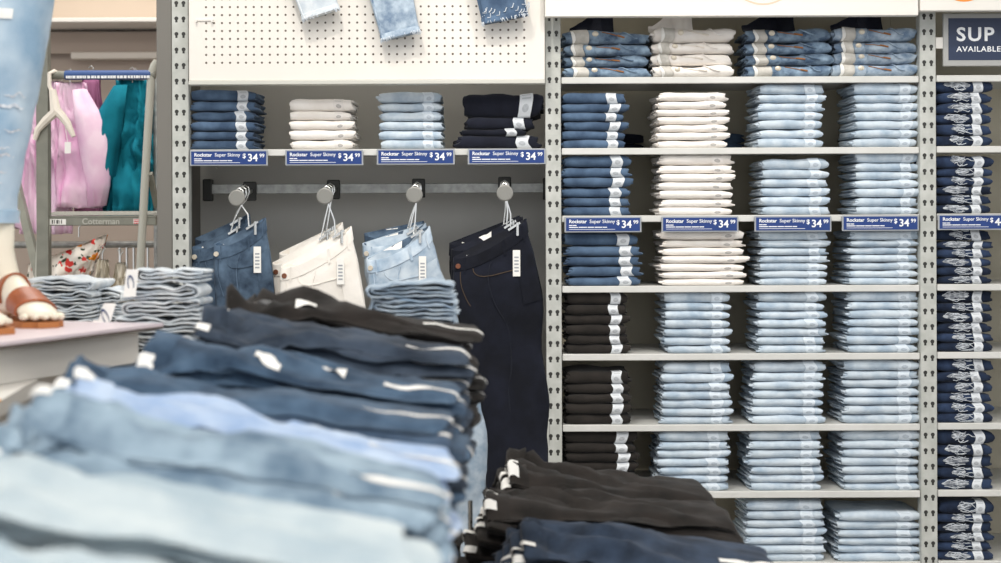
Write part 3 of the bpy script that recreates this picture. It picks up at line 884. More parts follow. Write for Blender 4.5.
pinned_leg((288, -95), (322, 14), 50, 38, M['palegrey'], 'pale frayed jean leg pinned on the pegboard beside the post', 3)
pinned_leg((371, -95), (401.5, 36), 52, 39, M['ltwash'], 'light blue cropped jean leg pinned mid pegboard', 5)
pinned_leg((481, -105), (506, 20), 54, 46, M['blue'], 'darker blue frayed jean leg pinned near the header board', 8, 'dark')

# ------------------------------------------------------------------ table piles
def pile(pid, cxr, xl_px, xr_px, yr, yl, Yc, n, mat, colour, where, base, W=.172, seed=0, rot=0.0, spread=0.0, fan=6.0, group='folded jeans piled on the tables', tagc=None, mats=None, stick=True, tagn=1, extra=None):
    """waist ends at the left pixel xl (height yl), folded ends at xr (height yr); Yc = distance of the pile"""
    xl, xr = X(xl_px, Yc), X(xr_px, Yc)
    zl, zr = Z(yl, Yc), Z(yr, Yc)
    L = xr - xl
    hr = zr - base; hl = zl - base
    o_loc = Vector(((xl + xr) / 2, Yc, base))
    rr = random.Random(seed * 13 + 5)
    R = Matrix.Rotation(rot, 3, 'Z')
    h0 = .03
    objs = []
    for i in range(n):
        sh = rr.uniform(-.02, .012); shy = rr.uniform(-.014, .014) - .0095 * (n - 1 - i) + .03; aj = math.radians(rr.uniform(-2, 2) + fan * (i / (n - 1) - .5)); Li = L * rr.uniform(.93, 1.05) + spread * (1 - i / (n - 1))
        sh -= spread * .5 * (1 - i / (n - 1))
        Ra = Matrix.Rotation(aj, 3, 'Z')
        def post(p, i=i, sh=sh, shy=shy, Ra=Ra, Li=Li):
            # generator frame: x = across, y = along from the fold (−d/2) to the loose end (+d/2)
            along = -p.y; across = p.x; v = p.z / h0
            q = Ra @ Vector((along + sh + (L - Li) * .5, across + shy, 0))
            f = min(1.1, max(-.1, .5 - q.x / L))                        # 0 at the fold, 1 at the waist
            hh = lerp(hr, hl, smooth(-.1, 1.0, f) * .6 + .4 * f)
            e = min(1.0, abs(across) / (W / 2))
            hh *= 1 - .07 * e ** 2.6
            lev = (i + .02 + .95 * v) / n
            dia = q.y + q.x * .30 + .03 * nz(q.x * 5, q.y * 5, seed)
            rid = 1 - 2.6 * abs(nz(dia * 12, q.x * 1.5, seed))
            rid2 = 1 - 2.6 * abs(nz(dia * 27 + 3 * nz(q.x * 6, q.y * 6, seed), q.x * 2.6, seed + 7))
            wr = .020 * rid * (.15 + 1.3 * f) + .013 * rid2 * (.1 + 1.2 * f) + .022 * nz(q.x * 7, q.y * 9, seed + 2) * (.25 + f)
            wr += .007 * nz(q.x * 24, q.y * 30, seed) * (.5 + f)
            sc = .85 if hh < .16 else 1.0
            wr *= sc * 1.15
            wr += sc * .009 * nz(q.x * 13, q.y * 16, seed + i * 9.7) * smooth(.72, 1.0, f) / max(lev, .3)
            return R @ Vector((q.x, q.y, hh * lev + wr * lev * (1 - .35 * e)))
        f = Fold(W * rr.uniform(.96, 1.04), Li, h0, seed + i * 3.7, ejit=.016, wav=.001, bul=.014, nline=16, droop=.8, post=post, thick=.47)
        m = mats[i] if mats else mat
        o = f.body(28).build('folded_jeans', m, loc=o_loc, sharp=None)
        tag(o, f'{colour}, {ORD[n - 1 - i]}, {where}', 'jeans', group)
        # waistband, tag and size strip
        k1 = f.k_top1
        wb = MB()
        rows = []
        for k, off in ((k1 - 1.35, .0), (k1 - 1.3, .0025), (k1 - .6, .003), (k1, .003), (k1 + 1, .003), (k1 + 2, .003), (k1 + 3, .002), (k1 + 4, 0)):
            rows.append([f.pos(.02 + .96 * q / 14, k, f.ht + off) for q in range(15)])
        wb.loft(rows, closed=False); wb.build('waistband', m, o, sharp=None)
        if i >= n - 4 or rr.random() < .8:
            for _ in range(tagn):
                c = rr.uniform(.0, .4); wd = rr.uniform(.06, .11)
                tg = MB(); tg.grid(lambda a, b: f.pos(c + wd * a, lerp(k1 - .45, k1 + 3.0, b), f.ht + .005 + .003 * math.sin(b * 3)), 3, 8)
                tg.build('waist_label', M['tag'], o, sharp=None)
        if (stick if isinstance(stick, bool) else i in stick) and (i >= n - 2 or rr.random() < .5):
            c = rr.uniform(.08, .3)
            sk = MB(); sk.grid(lambda a, b: f.pos(c + .055 * a, lerp((f.k_arc0 + f.k_arc1) / 2, f.k_arc1 + 3.6, b), f.ht + .0025), 3, 18, uv=True)
            sk.build('size_sticker', M['tag'], o, sharp=None)
        if extra and i == n - 1:
            for (c, k, ww) in extra:
                et = MB(); et.grid(lambda a, b: f.pos(c + ww * a + .1 * b, k + 1.5 * b, f.ht + .004), 2, 6); et.build('swing_tag', M['tag'], o, sharp=None)
        objs.append(o)
    return objs

TZ = .97   # left display table top
T = 'left display table'
pile('A', 0, -150, 385, 665, 572, .98, 6, M['pA'], 'very pale blue jeans', 'pile closest to the camera', TZ, seed=1)
pile('B', 0, -45, 428, 553, 497, 1.20, 8, M['pA'], 'pale faded jeans', 'pile behind the nearest one', TZ, seed=12, mats=[M['pB']] * 5 + [M['pA']] * 3, stick=False)
pile('C', 0, 4, 444, 490, 418, 1.42, 8, M['pC'], 'faded mid blue jeans', 'pile beside the bright blue one', TZ, seed=23, mats=[M['pD']] * 3 + [M['pC']] * 5)
pile('D', 0, 60, 452, 463, 402, 1.64, 8, M['pD'], 'bright light blue jeans', 'pile on the long table', TZ, seed=4)
pile('E', 0, 68, 460, 421, 389, 1.87, 9, M['pE'], 'classic blue jeans', 'pile between bright blue and deep blue ones', TZ, seed=35, mats=[M['pE'], M['pF']] + [M['pE'], M['pG'], M['pE'], M['pF'], M['pE'], M['pF'], M['pE']])
pile('F', 0, 160, 463, 390, 360, 2.10, 9, M['pF'], 'deep blue jeans', 'pile before the slate navy ones', TZ, seed=16, mats=[M['pF'], M['pE']] + [M['pF'], M['pE'], M['pF'], M['pE'], M['pF'], M['pE'], M['pE']], extra=[(.1, 34.5, .14), (.3, 31, .1)])
pile('G', 0, 196, 475, 352, 333, 2.33, 8, M['pG'], 'slate navy jeans', 'pile before the charcoal ones', TZ, seed=27)
pile('H', 0, 236, 479, 328, 306, 2.55, 9, M['pH'], 'charcoal jeans', 'pile at the end of the long table', TZ, seed=8, extra=[(.1, 36, .16), (.25, 39, .14)])

RZ = .60
pile('R1', 0, 514, 708, 491, 477, 3.20, 6, M['pH'], 'black jeans', 'rearmost pile on the low table', RZ, seed=41, W=.24, spread=.05, tagn=2, stick=False)
pile('R2', 0, 498, 738, 516, 503, 2.96, 6, M['pH'], 'black jeans', 'middle pile on the low table', RZ, seed=52, W=.24, spread=.07, tagn=2, extra=[(.25, 58, .05), (.35, 50, .05)], stick=False)
pile('R3', 0, 532, 783, 562, 538, 2.70, 7, M['pN'], 'inky blue jeans', 'front pile on the low table', RZ, seed=63, W=.25, spread=.09, tagn=2, stick=(6,))
pile('R0', 0, 330, 456, 530, 480, 3.25, 4, M['pH'], 'black jeans', 'pile glimpsed between the two tables', RZ, seed=74, W=.3, tagn=3, stick=False)

def endon_stack(x0, x1, ytop, n, th, Y, mat, colour, where, depth=.2, seed=0, tags=(), fan=0.0):
    s = Y / F; w = (x1 - x0) * s
    z = H - (ytop - CY) * s - n * th
    rr = random.Random(seed)
    xa = x0
    for i in range(n):
        x0 = xa + fan * (i / (n - 1) - 1); w = (x1 - x0) * s
        wi = w * rr.uniform(.95, 1.03)
        flip = -1 if rr.random() < .25 else 1
        f = Fold(depth * rr.uniform(.95, 1.05), wi, th, seed + i * 5.1, ejit=.008, wav=.002, bul=.006, thick=.25, nline=12, droop=.1, pwav=.008)
        me = f.body(6).mesh('folded_jeans', mat)
        me.transform(Matrix.Rotation(-PI / 2 * flip, 4, 'Z'))
        o = link('folded_jeans', me, None, (((x0 + x1) / 2 - CX) * s + rr.uniform(-.006, .006), Y + depth / 2, z))
        o.rotation_euler = (0, 0, math.radians(rr.uniform(-3, 3)))
        tag(o, f'{colour}, {ORD[n - 1 - i]}, {where}', 'jeans', 'folded jeans on the display plinths')
        if i in tags:
            px = tags[i][0]
            tx = (px - CX) * s - o.location.x
            tg = MB(); hw, hh2, tl = 6 * s, 27 * s, tags[i][1]
            c = Vector((tx, -depth / 2 - .014, th * .9))
            tg.loft([[c + Vector((-hw, q, 0)), c + Vector((hw, q, 0)), c + Vector((hw - tl, q - .01, -hh2)), c + Vector((-hw - tl, q - .01, -hh2))] for q in (0, -.0012)])
            t = tg.build('paper_tag', M['tag'], o, sm=False)
            ov = MB(); cc = c + Vector((-tl / 2, -.0066, -hh2 * .52)); ring = []
            for k in (1, .72): ring.append([cc + Vector((math.cos(2 * PI * j / 24) * hw * .55 * k - tl * .4 * math.sin(2 * PI * j / 24), -.0014, math.sin(2 * PI * j / 24) * hh2 * .32 * k)) for j in range(24)])
            ov.loft(ring, cap=False); ov.build('tag_oval', M['tagprint'], t)
        z += th

endon_stack(127, 200, 266, 6, .0345, 2.86, M['palegrey'], 'pale grey blue jeans', 'edge-on stack with oval tags', .13, 3, tags={5: (133, .004), 3: (111, .014), 2: (101, .016)}, fan=28)
endon_stack(96, 124, 288, 7, .030, 3.2, M['palegrey'], 'pale grey jeans', 'narrow stack behind the tagged pale stack', .1, 9)
endon_stack(24, 92, 276, 5, .031, 3.12, M['palegrey'], 'pale grey blue jeans', 'stack behind the mannequin foot', .2, 17)
endon_stack(366, 457, 281, 8, .0345, 2.72, M['hanglight'], 'light blue jeans', 'stack behind the charcoal pile', .1, 29)

# tables
def table(name, x0, x1, y0, y1, zt, label, leg=.05, m=None, low=True):
    o = thing(name, ((x0 + x1) / 2, (y0 + y1) / 2, 0), label, 'table')
    hx, hy = (x1 - x0) / 2, (y1 - y0) / 2
    mb = MB(); mb.box((-hx, -hy, zt - .035), (hx, hy, zt), bev=.004); mb.build('tabletop', m or M['wood'], o, sm=False)
    for sx in (-1, 1):
        for sy in (-1, 1):
            l = MB(); cx, cy = sx * (hx - leg), sy * (hy - leg)
            l.box((cx - leg / 2, cy - leg / 2, 0), (cx + leg / 2, cy + leg / 2, zt - .035), bev=.003); l.build('leg', M['darkmetal'], o, sm=False)
    if low:
        s = MB(); s.box((-hx + .03, -hy + .03, .18), (hx - .03, hy - .03, .2)); s.build('lower_shelf', m or M['wood'], o, sm=False)
    return o
table('display_table', -.595, -.10, .85, 2.86, TZ, 'long display table covered by piles from pale to charcoal jeans')
lt = table('low_table', -.085, .49, 2.5, 3.45, RZ, 'low display table under the black and inky blue piles', low=False)
table('low_table', -.58, -.10, 2.95, 3.45, RZ, 'small low table glimpsed under the black pile between tables', low=False)
mb = MB(); q = P(467, 500, 3.05); mb.tube([(q.x + .005 - .2025, .07, RZ), (q.x + .005 - .2025, .07, q.z)], .005, 8); mb.build('divider_rod', M['chrome'], lt)

# plinth with riser, at the left
o = thing('display_plinth', (-1.25, 2.7, 0), 'beige plinth with white top below the mannequin riser', 'plinth')
pts = [(-.765, 2.05), (-.945, 3.29), (-1.75, 3.2), (-1.6, 2.0)]
def prism(pts, z0, z1, off):
    mb = MB(); mb.loft([[(x - off[0], y - off[1], z) for x, y in pts] for z in (z0, z1)]); return mb
prism([(x - .01 if i < 2 else x, y) for i, (x, y) in enumerate(pts)], 0, 1.055, (-1.25, 2.7)).build('body', M['beige'], o, sm=False)
prism(pts, 1.055, 1.08, (-1.25, 2.7)).build('top', M['offwhite'], o, sm=False)
RT = H - .193
o = thing('riser', (-1.1, 2.6, 1.081), 'low riser with pale pink sheet and dark edge under the sandals', 'riser')
rp = [(-.915, 2.12), (-.68, 2.80), (-1.35, 3.03), (-1.6, 2.3)]
def inset(pts, d):
    c = Vector((sum(p[0] for p in pts) / 4, sum(p[1] for p in pts) / 4))
    return [tuple(Vector(p) + (c - Vector(p)).normalized() * d) for p in pts]
def pr(pts, z0, z1, name, m, par): 
    mb = MB(); mb.loft([[(x + 1.1, y - 2.6, z - 1.081) for x, y in pts] for z in (z0, z1)]); mb.build(name, m, par, sm=False)
pr(inset(rp, .05), 1.081, RT - .011, 'foot_block', M['offwhite'], o)
pr(rp, RT - .011, RT - .006, 'dark_board', M['brownedge'], o)
pr(rp, RT - .006, RT, 'pink_sheet', M['pinkacr'], o)
mb = MB(); mb.box((-.86, 2.74, 0), (-.602, 3.30, 1.061), bev=.004)
tag(mb.build('display_pedestal', M['beige'], sm=False), 'beige pedestal under the edge-on pale jeans stack', 'plinth')
mb = MB(); q = P(2, 345, 2.33)
mb.disc((-.80, 2.165, 1.0795), .02, .003, axis=(0, 0, 1)); tag(mb.build('price_dot', M['yellow']), 'round yellow sticker on the white plinth top', 'sticker')

# ------------------------------------------------------------------ mannequin legs
man = thing('mannequin', (-1.02, 2.83, RT), 'cream mannequin in light ripped jeans and tan sandals on the pink riser', 'mannequin')
ML = Vector(man.location)
def rel(p): return Vector(p) - ML
def leg_part(ankle, hip, seed, name='jeans_leg'):
    """light ripped jeans leg, from hem to hip"""
    N, K = 28, 28
    a, b = Vector(ankle), Vector(hip)
    def surf(s, ang, off=0.0):
        r = interp([(0, .052), (.06, .052), (.27, .066), (.45, .078), (.57, .083), (.75, .095), (1, .115)], s) + off
        c = a.lerp(b, s) + Vector((0, -.015 * math.sin(s * PI), 0))
        r += (.007 * nz(math.cos(ang) * 2, math.sin(ang) * 2 + s * 9, seed) + .005 * nz(s * 30, ang, seed + 3))
        return rel(c + Vector((math.cos(ang) * r, math.sin(ang) * r * 1.08, 0)))
    return surf, N, K
surfR, N, K = leg_part((-1.045, 2.84, H + .012), (-.985, 2.92, RT + .98), 2)
surfL, _, _ = leg_part((-1.16, 2.66, H + .012), (-1.14, 2.88, RT + .98), 6)
jm = MB()
for sf in (surfR, surfL):
    jm.loft([[sf(i / N, 2 * PI * k / K) for k in range(K)] for i in range(N + 1)])
jm.loft([[rel((-1.0625 + math.cos(2 * PI * k / K) * rx, 2.9 + math.sin(2 * PI * k / K) * ry, RT + z)) for k in range(K)]
         for z, rx, ry in ((.90, .16, .10), (.95, .19, .115), (1.0, .19, .12), (1.08, .165, .11), (1.14, .15, .1))])
jn = jm.build('jeans', M['manjean'], man, sharp=None)
hm = MB(); hm.loft([[surfR(s, 2 * PI * k / K, off) for k in range(K)] for s, off in ((-.003, .0), (-.003, .004), (.03, .004), (.032, 0))], cap=False)
hm.build('hem', M['manjean'], jn)
for (s0, a0, da, ds) in ((.17, -1.0, .9, .008), (.19, -1.1, .7, .005), (.30, -.9, .9, .010), (.33, -.8, .7, .006), (.10, -1.2, .8, .007), (.125, -1.0, .6, .005), (.24, -.7, .7, .006)):
    rp_ = MB()
    rp_.grid(lambda u, v: surfR(s0 + ds * (v - .5) * (1 - (2 * u - 1) ** 2) * (1 + .8 * nz(u * 9, s0 * 50)) + .012 * nz(u * 4, s0 * 90, 2), a0 + da * (u - .5), .003), 18, 3)
    rp_.build('ripped_patch', M['thread'], jn, sharp=None)
bd = MB(); bd.grid(lambda u, v: surfR(lerp(.525, .552, v), lerp(-PI, -1.12, u), .004), 10, 2)
bd.build('size_band', M['tag'], jn)

def foot(ankle, heel, toe, name):
    ankle, heel, toe = Vector(ankle), Vector(heel), Vector(toe)
    d = toe - heel; L = d.length; t = d.normalized(); side = Vector((-t.y, t.x, 0)).normalized(); up = Vector((0, 0, 1))
    base = .012
    def sec(s):
        # (half width, bottom, top) along the foot
        w = interp([(0, .018), (.1, .028), (.35, .029), (.7, .038), (.86, .037), (.95, .026), (1, .010)], s)
        top = interp([(0, .04), (.12, .075), (.30, .092), (.5, .066), (.75, .038), (.9, .026), (1, .014)], s)
        bot = base + interp([(0, .010), (.1, .001), (.4, .006), (.7, .0), (.9, .0), (1, .008)], s)
        return w, bot, base + top
    def surf(s, ang, off=0.0):
        w, b, tp = sec(s); c = heel + d * s; m = (b + tp) / 2; h = (tp - b) / 2
        return rel(c + side * math.cos(ang) * (w + off) + up * (m + math.sin(ang) * (h + off)))
    K = 20
    mb = MB(); mb.loft([[surf(i / 18, 2 * PI * k / K) for k in range(K)] for i in range(19)])
    # ankle and shin, one body with the foot
    fa = heel + d * .20 + up * .05
    mb.tube([rel(fa), rel(fa.lerp(ankle, .35)), rel(fa.lerp(ankle, .7)), rel(ankle), rel(ankle + up * .08)], [.036, .032, .032, .034, .036], 20)
    R = Matrix.Rotation(math.atan2(t.y, t.x), 3, 'Z')
    for i in range(5):
        q = -.034 + .0165 * i; ln = (.93, 1.0, .985, .96, .91)[i] if name == 'l' else (.91, .96, .985, 1.0, .95)[i]
        big = 1.2 if (i == (4 if name == 'r' else 0)) else 1.0
        mb.sphere(rel(heel + d * (ln - .03) + side * q + up * (base + .009)), .0072 * big, 10, 8, sc=(2.2, 1.1, .95), rot=R)
    f = mb.build('foot', M['skin'], man, sharp=None)
    sd = thing('sandal', heel, None, None); sd.parent = man; sd.location = rel(heel)
    off = rel(heel)
    so = MB(); ring = []
    n = 20
    outl = []
    for i in range(n + 1):
        s = -.03 + 1.06 * i / n; w = interp([(0, .02), (.12, .034), (.4, .034), (.72, .048), (.9, .044), (1, .02)], s); outl.append((s, w))
    poly = [(s, w) for s, w in outl] + [(s, -w) for s, w in reversed(outl)]
    so.loft([[rel(heel + d * s + side * w + up * z) - off for s, w in poly] for z in (.0005, .012)]); so.build('sole', M['sole'], sd, sm=False)
    def strap(s0, s1, nm):
        st = MB(); rings = []
        for off2, dz in ((.001, 0), (.005, .0), (.005, 1), (.001, 1)):
            rings.append([surf(lerp(s0, s1, dz), PI * (-.12 + 1.24 * k / 16), off2) - off for k in range(17)])
        st.loft(rings + [rings[0]], closed=False); st.build(nm, M['leather'], sd, sharp=60)
    strap(.57, .78, 'toe_strap'); strap(.20, .36, 'instep_strap')
    st = MB(); st.tube([rel(heel + d * .05 + side * q * .03 + up * z) - off for q, z in ((-1, .03), (-.7, .05), (0, .06), (.7, .05), (1, .03))], .004, 6); st.build('heel_strap', M['leather'], sd)
    return f
foot((-1.03, 2.84, H - .045), (-1.035, 2.87, RT), (-.872, 2.67, RT), 'r')
foot((-1.15, 2.66, H - .045), (-1.135, 2.68, RT), (-.90, 2.51, RT), 'l')

# ------------------------------------------------------------------ the corner beyond: ladder, clothes, wall fixture
YL = 5.4
lad = thing('rolling_ladder', (X(95, YL), YL, 0), 'grey rolling ladder with lettered step, beside the end panel', 'ladder')
LO = Vector(lad.location)
def LP(px, py, Y=YL): return P(px, py, Y) - LO
def lz(p, z): return Vector((p.x, p.y, z))
mb = MB(); a = LP(44, -120); mb.bar(lz(a, 0), a, .045, .04); mb.build('side_post', M['ladder'], lad, sm=False)
mb = MB(); a = LP(26, -120, YL + .5); mb.bar(LP(45, 300, YL + .0), LP(15, 175, YL + .35), .03, .03); mb.build('brace', M['ladder'], lad, sm=False)
mb = MB(); pts = [LP(137, 330), LP(141, 250), LP(147, 150), LP(150.5, 95), LP(152, 72), LP(155, 64), LP(158, 60)]
mb.tube([lz(LP(128, 400), 0)] + pts, .016, 12); mb.build('handrail_post', M['ladderlight'], lad)
mb = MB(); mb.tube([LP(28, 73.5), LP(156, 73.5)], .0165, 12); mb.build('handrail', M['ladder'], lad)
mb = MB(); mb.tube([LP(66, 73.5), LP(152, 73.5)], .0185, 14); tb = mb.build('notice_tape', M['tapeblue'], lad)
mb = MB()
rr = random.Random(4); x = 68
while x < 150:
    w = rr.uniform(1.2, 3.2); mb.box(LP(x, 77.3) + Vector((0, -.0195, 0)), LP(x + w, 74.6) + Vector((0, -.0185, 0))); x += w + rr.uniform(.3, 1.2)
mb.build('tape_print', M['signwhite'], tb, sm=False)
mb = MB(); mb.bar(LP(157, 205, YL + .1), LP(150, 172), .02, .02); mb.build('brace', M['ladder'], lad, sm=False)
mb = MB(); a, b = LP(38, 224), LP(156, 213); mb.box((a.x, -.0, a.z), (b.x, .03, LP(0, 216).z), bev=.003)
mb.box((a.x, .0, LP(0, 216).z), (b.x, .22, LP(0, 214).z)); st = mb.build('step', M['ladder'], lad, sm=False)
mb = MB(); mb.grid(lambda u, v: Vector((lerp(a.x, b.x, u), lerp(.0, .22, v), LP(0, 215.2).z + .018 * v + .006)), 20, 4); mb.build('tread', M['grip'], st)
s = YL / F
text_mesh('step_lettering', 'Cotterman', 8.4 * s, M['ltext'], st, LP(82, 222.6) + Vector((0, -.001, 0)), .0006)
mb = MB(); mb.box(LP(46, 223) + Vector((0, -.001, 0)), LP(66, 217.4)); mb.build('barcode_label', M['tag'], st, sm=False)
mb = MB()
for i, w in enumerate((2, 1, 2.6, 1, 1.5)): mb.box(LP(52 + i * 2.3, 222) + Vector((0, -.002, 0)), LP(52 + i * 2.3 + w * .6, 218.2) + Vector((0, -.001, 0)))
mb.build('barcode', M['darkmetal'], st, sm=False)
mb = MB(); mb.box(LP(133.5, 222.6) + Vector((0, -.001, 0)), LP(141, 217.4)); mb.build('flag_label', M['tag'], st, sm=False)
mb = MB()
for i in range(3): mb.box(LP(134, 222.3 - i * 1.7) + Vector((0, -.002, 0)), LP(140.5, 221.5 - i * 1.7) + Vector((0, -.001, 0)))
mb.build('flag_print', M['red'], st, sm=False)
mb = MB(); mb.box((-.24, .25, LP(0, 300).z), (.24, .45, LP(0, 296).z)); mb.build('lower_step', M['ladder'], lad, sm=False)
for xa, xb in ((39, 32), (49, 40)):
    mb = MB(); mb.tube([LP(xa, 224), lz(LP(xb - 12, 330), .0)], .007, 8); mb.build('front_strut', M['ladderlight'], lad)
for i in (0, 1):
    mb = MB(); q = LP((44, 128)[i], 226); mb.disc((q.x - .01, .0, .045), .045, .02, axis=(1, 0, 0)); mb.build('wheel', M['darkmetal'], lad)

# hanger hooked over the handrail
hg = thing('plastic_hanger', P(52, 74, YL - .02), 'empty cream plastic hanger hooked over the ladder rail', 'hanger')
def HP(px, py): return P(px, py, YL - .03) - Vector(hg.location)
mb = MB(); mb.tube([HP(53, 92), HP(50, 84), HP(50, 72), HP(53, 69) + Vector((0, .02, 0)), HP(56.5, 71) + Vector((0, .05, 0)), HP(57, 78) + Vector((0, .05, 0))], .0085, 8); mb.build('hook', M['plastic'], hg)
mb = MB(); mb.tube([HP(53, 88), HP(56, 110), HP(46, 119), HP(38, 128), HP(35, 138)], [.014, .022, .017, .013, .009], 8); mb.tube([HP(53, 88), HP(56, 108), HP(62, 114), HP(68, 122), HP(74, 135)], [.014, .021, .017, .015, .009], 8)
mb.build('arms', M['plastic'], hg)
mb = MB(); q = HP(68, 146); mb.box((q.x - .012, q.y, q.z - .022), (q.x + .012, q.y + .002, q.z + .022)); mb.tube([HP(68, 141), HP(66, 128), HP(64, 117)], .0015, 5)
mb.build('paper_tag', M['tag'], hg, sm=False)

def garment(name, top, bot, mat, label, cat, seed, Y, depth=.05, pleat=.014, sleeve=None, group='tops hanging in the far corner', freq=34, tilt=0.0, lean=0.0):
    """top: (x0, x1, y) at the shoulders, bot: (x0, x1, y) at the hem; hung cloth with pleats"""
    c = P((top[0] + top[1]) / 2, top[2], Y)
    o = thing(name, c, label, cat, group)
    N, K = 26, 48
    def surf(s, ang):
        f = s ** .8
        x0 = lerp(top[0], bot[0], smooth(-.15, .75, s)); x1 = lerp(top[1], bot[1], smooth(-.15, .75, s)); y = lerp(top[2], bot[2], s)
        ca, sa = math.cos(ang), math.sin(ang)
        u = .5 + .5 * math.copysign(abs(ca) ** .7, ca)
        shoulder = (abs(2 * u - 1) ** 2.2) * tilt * (1 - smooth(0, .3, s))
        px = lerp(x0, x1, u) + 1.5 * nz(s * 5, seed, u * 2)
        p = P(px, y + shoulder + lean * (1 - u) * (1 - s) + 3.5 * nz(u * 5, seed, 1) * s, Y) - c
        wv = pleat * nz(u * freq * (x1 - x0) / 60 + .6 * nz(s * 3, u * 3, seed), s * 1.3, seed) * 1.5 * smooth(0, .3, s) + pleat * .8 * (1 - 2.4 * abs(nz(u * 13 + s * 1.5, s * 1.6, seed + 5)))
        p.y += math.copysign(abs(sa) ** .7, sa) * depth * (.5 + .5 * f) + wv * (1.5 if sa < 0 else -1)
        return p
    mb = MB(); mb.loft([[surf(i / N, 2 * PI * k / K) for k in range(K)] for i in range(N + 1)]); mb.build('cloth_body', mat, o, sharp=None)
    if sleeve:
        mb = MB(); pts = [P(px, py, Y - .03) - c for px, py, r in sleeve]; rings = []
        for i, (px, py, r) in enumerate(sleeve):
            rings.append([pts[i] + Vector((math.cos(2 * PI * k / 18) * r * (1 + .5 * nz(k * .9, i * .35, seed)), math.sin(2 * PI * k / 18) * r * .8 * (1 + .5 * nz(k * .9 + 3, i * .35, seed)), .1 * r * math.cos(2 * PI * k / 18))) for k in range(18)])
        mb.loft(rings); mb.build('sleeve', mat, o, sharp=None)
    # hanger hook above the collar
    mb = MB(); q = P((top[0] + top[1]) / 2, top[2], Y) - c
    mb.tube([q + Vector((0, 0, -.01)), q + Vector((0, 0, .03)), q + Vector((.012, 0, .045)), q + Vector((0, 0, .058)), q + Vector((-.012, 0, .048))], .003, 6); mb.build('hanger_hook', M['chrome'], o)
    return o
YG = 6.1
garment('blouse', (84, 100, 77), (76, 110, 222), M['magenta'], 'mauve top hanging in shade behind the pink shirts', 'top', 9, YG + .18, sleeve=None)
garment('blouse', (-12, 28, 79), (-14, 46, 226), M['pink'], 'pink shirt hanging behind the mannequin leg', 'top', 1, YG, pleat=.03)
garment('blouse', (32, 62, 80), (22, 72, 232), M['pink'], 'pink shirt hanging behind the cream plastic hanger', 'top', 2, YG - .02, pleat=.03)
garment('blouse', (58, 84, 81), (56, 104, 206), M['pink'], 'pink ruffled shirt hanging beside the teal top', 'top', 3, YG - .08, pleat=.035, sleeve=[(80, 88, .03), (90, 120, .055), (96, 150, .06), (99, 185, .05), (97, 205, .04)])
garment('blouse', (122, 150, 80), (104, 160, 214), M['teal'], 'teal top hanging by the end panel, rear one', 'top', 14, YG + .1, pleat=.03)
garment('blouse', (119, 147, 79), (104, 152, 210), M['teal'], 'teal gathered top hanging in front, sleeve hanging down', 'top', 5, YG - .05, pleat=.035, sleeve=[(121, 84, .03), (112, 110, .055), (106, 145, .065), (101, 175, .065), (97, 192, .045)])
garment('dress', (49, 109, 233), (40, 82, 330), M['floral'], 'white dress with red and orange flowers below the ladder step', 'dress', 7, 5.95, depth=.04, pleat=.02, lean=23)
garment('dress', (30, 48, 262), (24, 58, 330), M['floral'], 'floral dress glimpsed behind the ladder struts', 'dress', 8, 6.0, depth=.04, pleat=.02)
garment('blouse', (98, 107, 258), (92, 114, 330), M['cream'], 'cream canvas top below the floral dress hem', 'top', 6, 5.85, depth=.04)
garment('blouse', (117, 124, 261), (108, 134, 330), M['cream'], 'cream canvas top nearer the pale ladder tube', 'top', 11, 5.85, depth=.04)

# garment rail carrying them and wall fixture
rk = thing('garment_rack', (X(60, YG), YG, 0), 'garment rack carrying the pink and teal tops', 'rack')
RO = Vector(rk.location)
mb = MB(); mb.tube([P(-80, 72, YG) - RO, P(157, 72, YG) - RO], .012, 10); mb.build('top_rail', M['steel'], rk)
for px in (-80, 157):
    mb = MB(); q = P(px, 72, YG) - RO; mb.tube([Vector((q.x, 0, .0)), q], .014, 10); mb.build('leg', M['steel'], rk)
mb = MB(); mb.tube([P(-80, 243, YG + .35) - RO, P(157, 243, YG + .35) - RO], .016, 10); mb.build('lower_rail', M['steel'], rk)
for px in range(120, 156, 7):
    mb = MB(); mb.tube([P(px, 243, YG + .35) - RO, P(px, 330, YG + .35) - RO], .006, 6); mb.build('wire_upright', M['chrome'], rk)

YW = 7.1
wf = thing('wall_fixture', (X(95, YW), YW, 0), 'beige wall fixture with two white rails above the tops', 'wall fixture')
WO = Vector(wf.location)
def WP(px, py, dy=0.0): return P(px, py, YW) - WO + Vector((0, dy, 0))
mb = MB(); mb.box(WP(-160, 600, .30), WP(235, 21, .34)); mb.build('back_board', M['wallb'], wf, sm=False)
mb = MB(); mb.box(WP(-160, 17, .25), WP(235, -180, .34)); mb.build('upper_board', M['wallw'], wf, sm=False)
mb = MB(); mb.box(WP(-160, 20.5, .0), WP(235, 16, .34), bev=.004); mb.build('shelf_rail', M['rail'], wf, sm=False)
mb = MB(); mb.box(WP(58, 52, .22), WP(235, 45, .30), bev=.004); mb.build('lower_rail', M['beige'], wf, sm=False)
mb = MB(); mb.box(WP(-160, 46, .24), WP(235, 24, .26)); mb.build('fascia', M['wallb'], wf, sm=False)

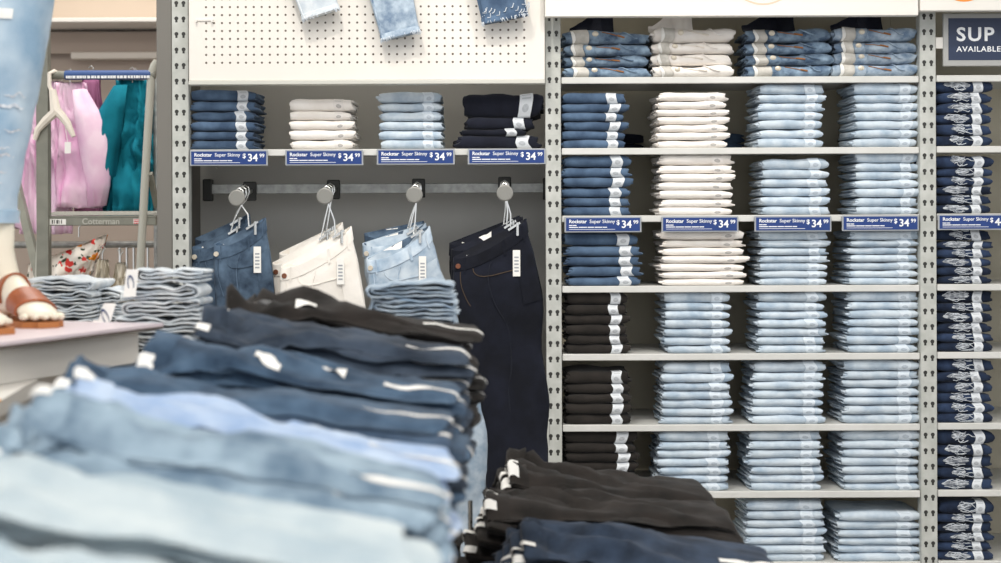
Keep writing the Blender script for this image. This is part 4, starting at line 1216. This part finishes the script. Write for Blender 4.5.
# ------------------------------------------------------------------ camera
cam = bpy.data.cameras.new('camera'); co = bpy.data.objects.new('camera', cam); COL.objects.link(co)
cam.sensor_width = 36; cam.lens = 36 * F / 1001
cam.shift_y = -(281.5 - CY) / 1001
co.matrix_world = Matrix.Translation((0, 0, H)) @ Matrix.Rotation(PI / 2, 4, 'X') @ Matrix.Rotation(math.radians(-.22), 4, 'Z')
cam.dof.use_dof = True; cam.dof.focus_distance = 4.52
cam.dof.aperture_fstop = cam.lens / 1000 / .0145
cam.dof.aperture_blades = 8
cam.clip_start = .05
SC.camera = co

# ------------------------------------------------------------------ light
def area(name, loc, target, sx, sy, power, col=(1, .97, .92)):
    l = bpy.data.lights.new(name, 'AREA'); l.shape = 'RECTANGLE'; l.size = sx; l.size_y = sy; l.energy = power; l.color = col
    o = bpy.data.objects.new(name, l); COL.objects.link(o); o.location = loc
    o.rotation_euler = (Vector(target) - Vector(loc)).to_track_quat('-Z', 'Y').to_euler(); return o
def spot(name, loc, target, power, ang, r=.05, col=(1, .95, .88), blend=.6):
    l = bpy.data.lights.new(name, 'SPOT'); l.energy = power; l.spot_size = math.radians(ang); l.spot_blend = blend; l.shadow_soft_size = r; l.color = col
    o = bpy.data.objects.new(name, l); COL.objects.link(o); o.location = loc
    o.rotation_euler = (Vector(target) - Vector(loc)).to_track_quat('-Z', 'Y').to_euler(); return o
area('overhead_light', (0.2, .8, 4.5), (0.2, 3.6, 1.0), 3.5, 1.2, 85)
area('overhead_light', (-1.6, 3.2, 4.6), (-1.3, 3.6, 1.0), 2.0, 2.0, 40)
area('overhead_light', (-1.4, 5.6, 4.5), (-1.6, 6.2, 1.0), 1.2, .8, 85)
area('overhead_light', (1.8, .8, 4.2), (-.9, 2.7, 1.1), 1.5, .8, 16)  # fill lamp added from front right to brighten the white block under the riser
spot('track_spot', (-.75, 2.35, 4.3), (-.3, 4.5, 1.75), 165, 62, .06)
spot('track_spot', (.9, 2.35, 4.3), (1.05, 4.5, 1.5), 128, 62, .06)
spot('track_spot', (-.2, .2, 4.3), (-.3, 1.6, 1.1), 34, 60, .12)
w = bpy.data.worlds.new('world'); SC.world = w; w.use_nodes = True
w.node_tree.nodes['Background'].inputs[0].default_value = (.95, .97, 1, 1)
w.node_tree.nodes['Background'].inputs[1].default_value = 1.2
SC.view_settings.view_transform = 'Standard'; SC.view_settings.look = 'None'
SC.view_settings.gamma = 1; SC.view_settings.use_curve_mapping = False
SC.view_settings.exposure = 0.0
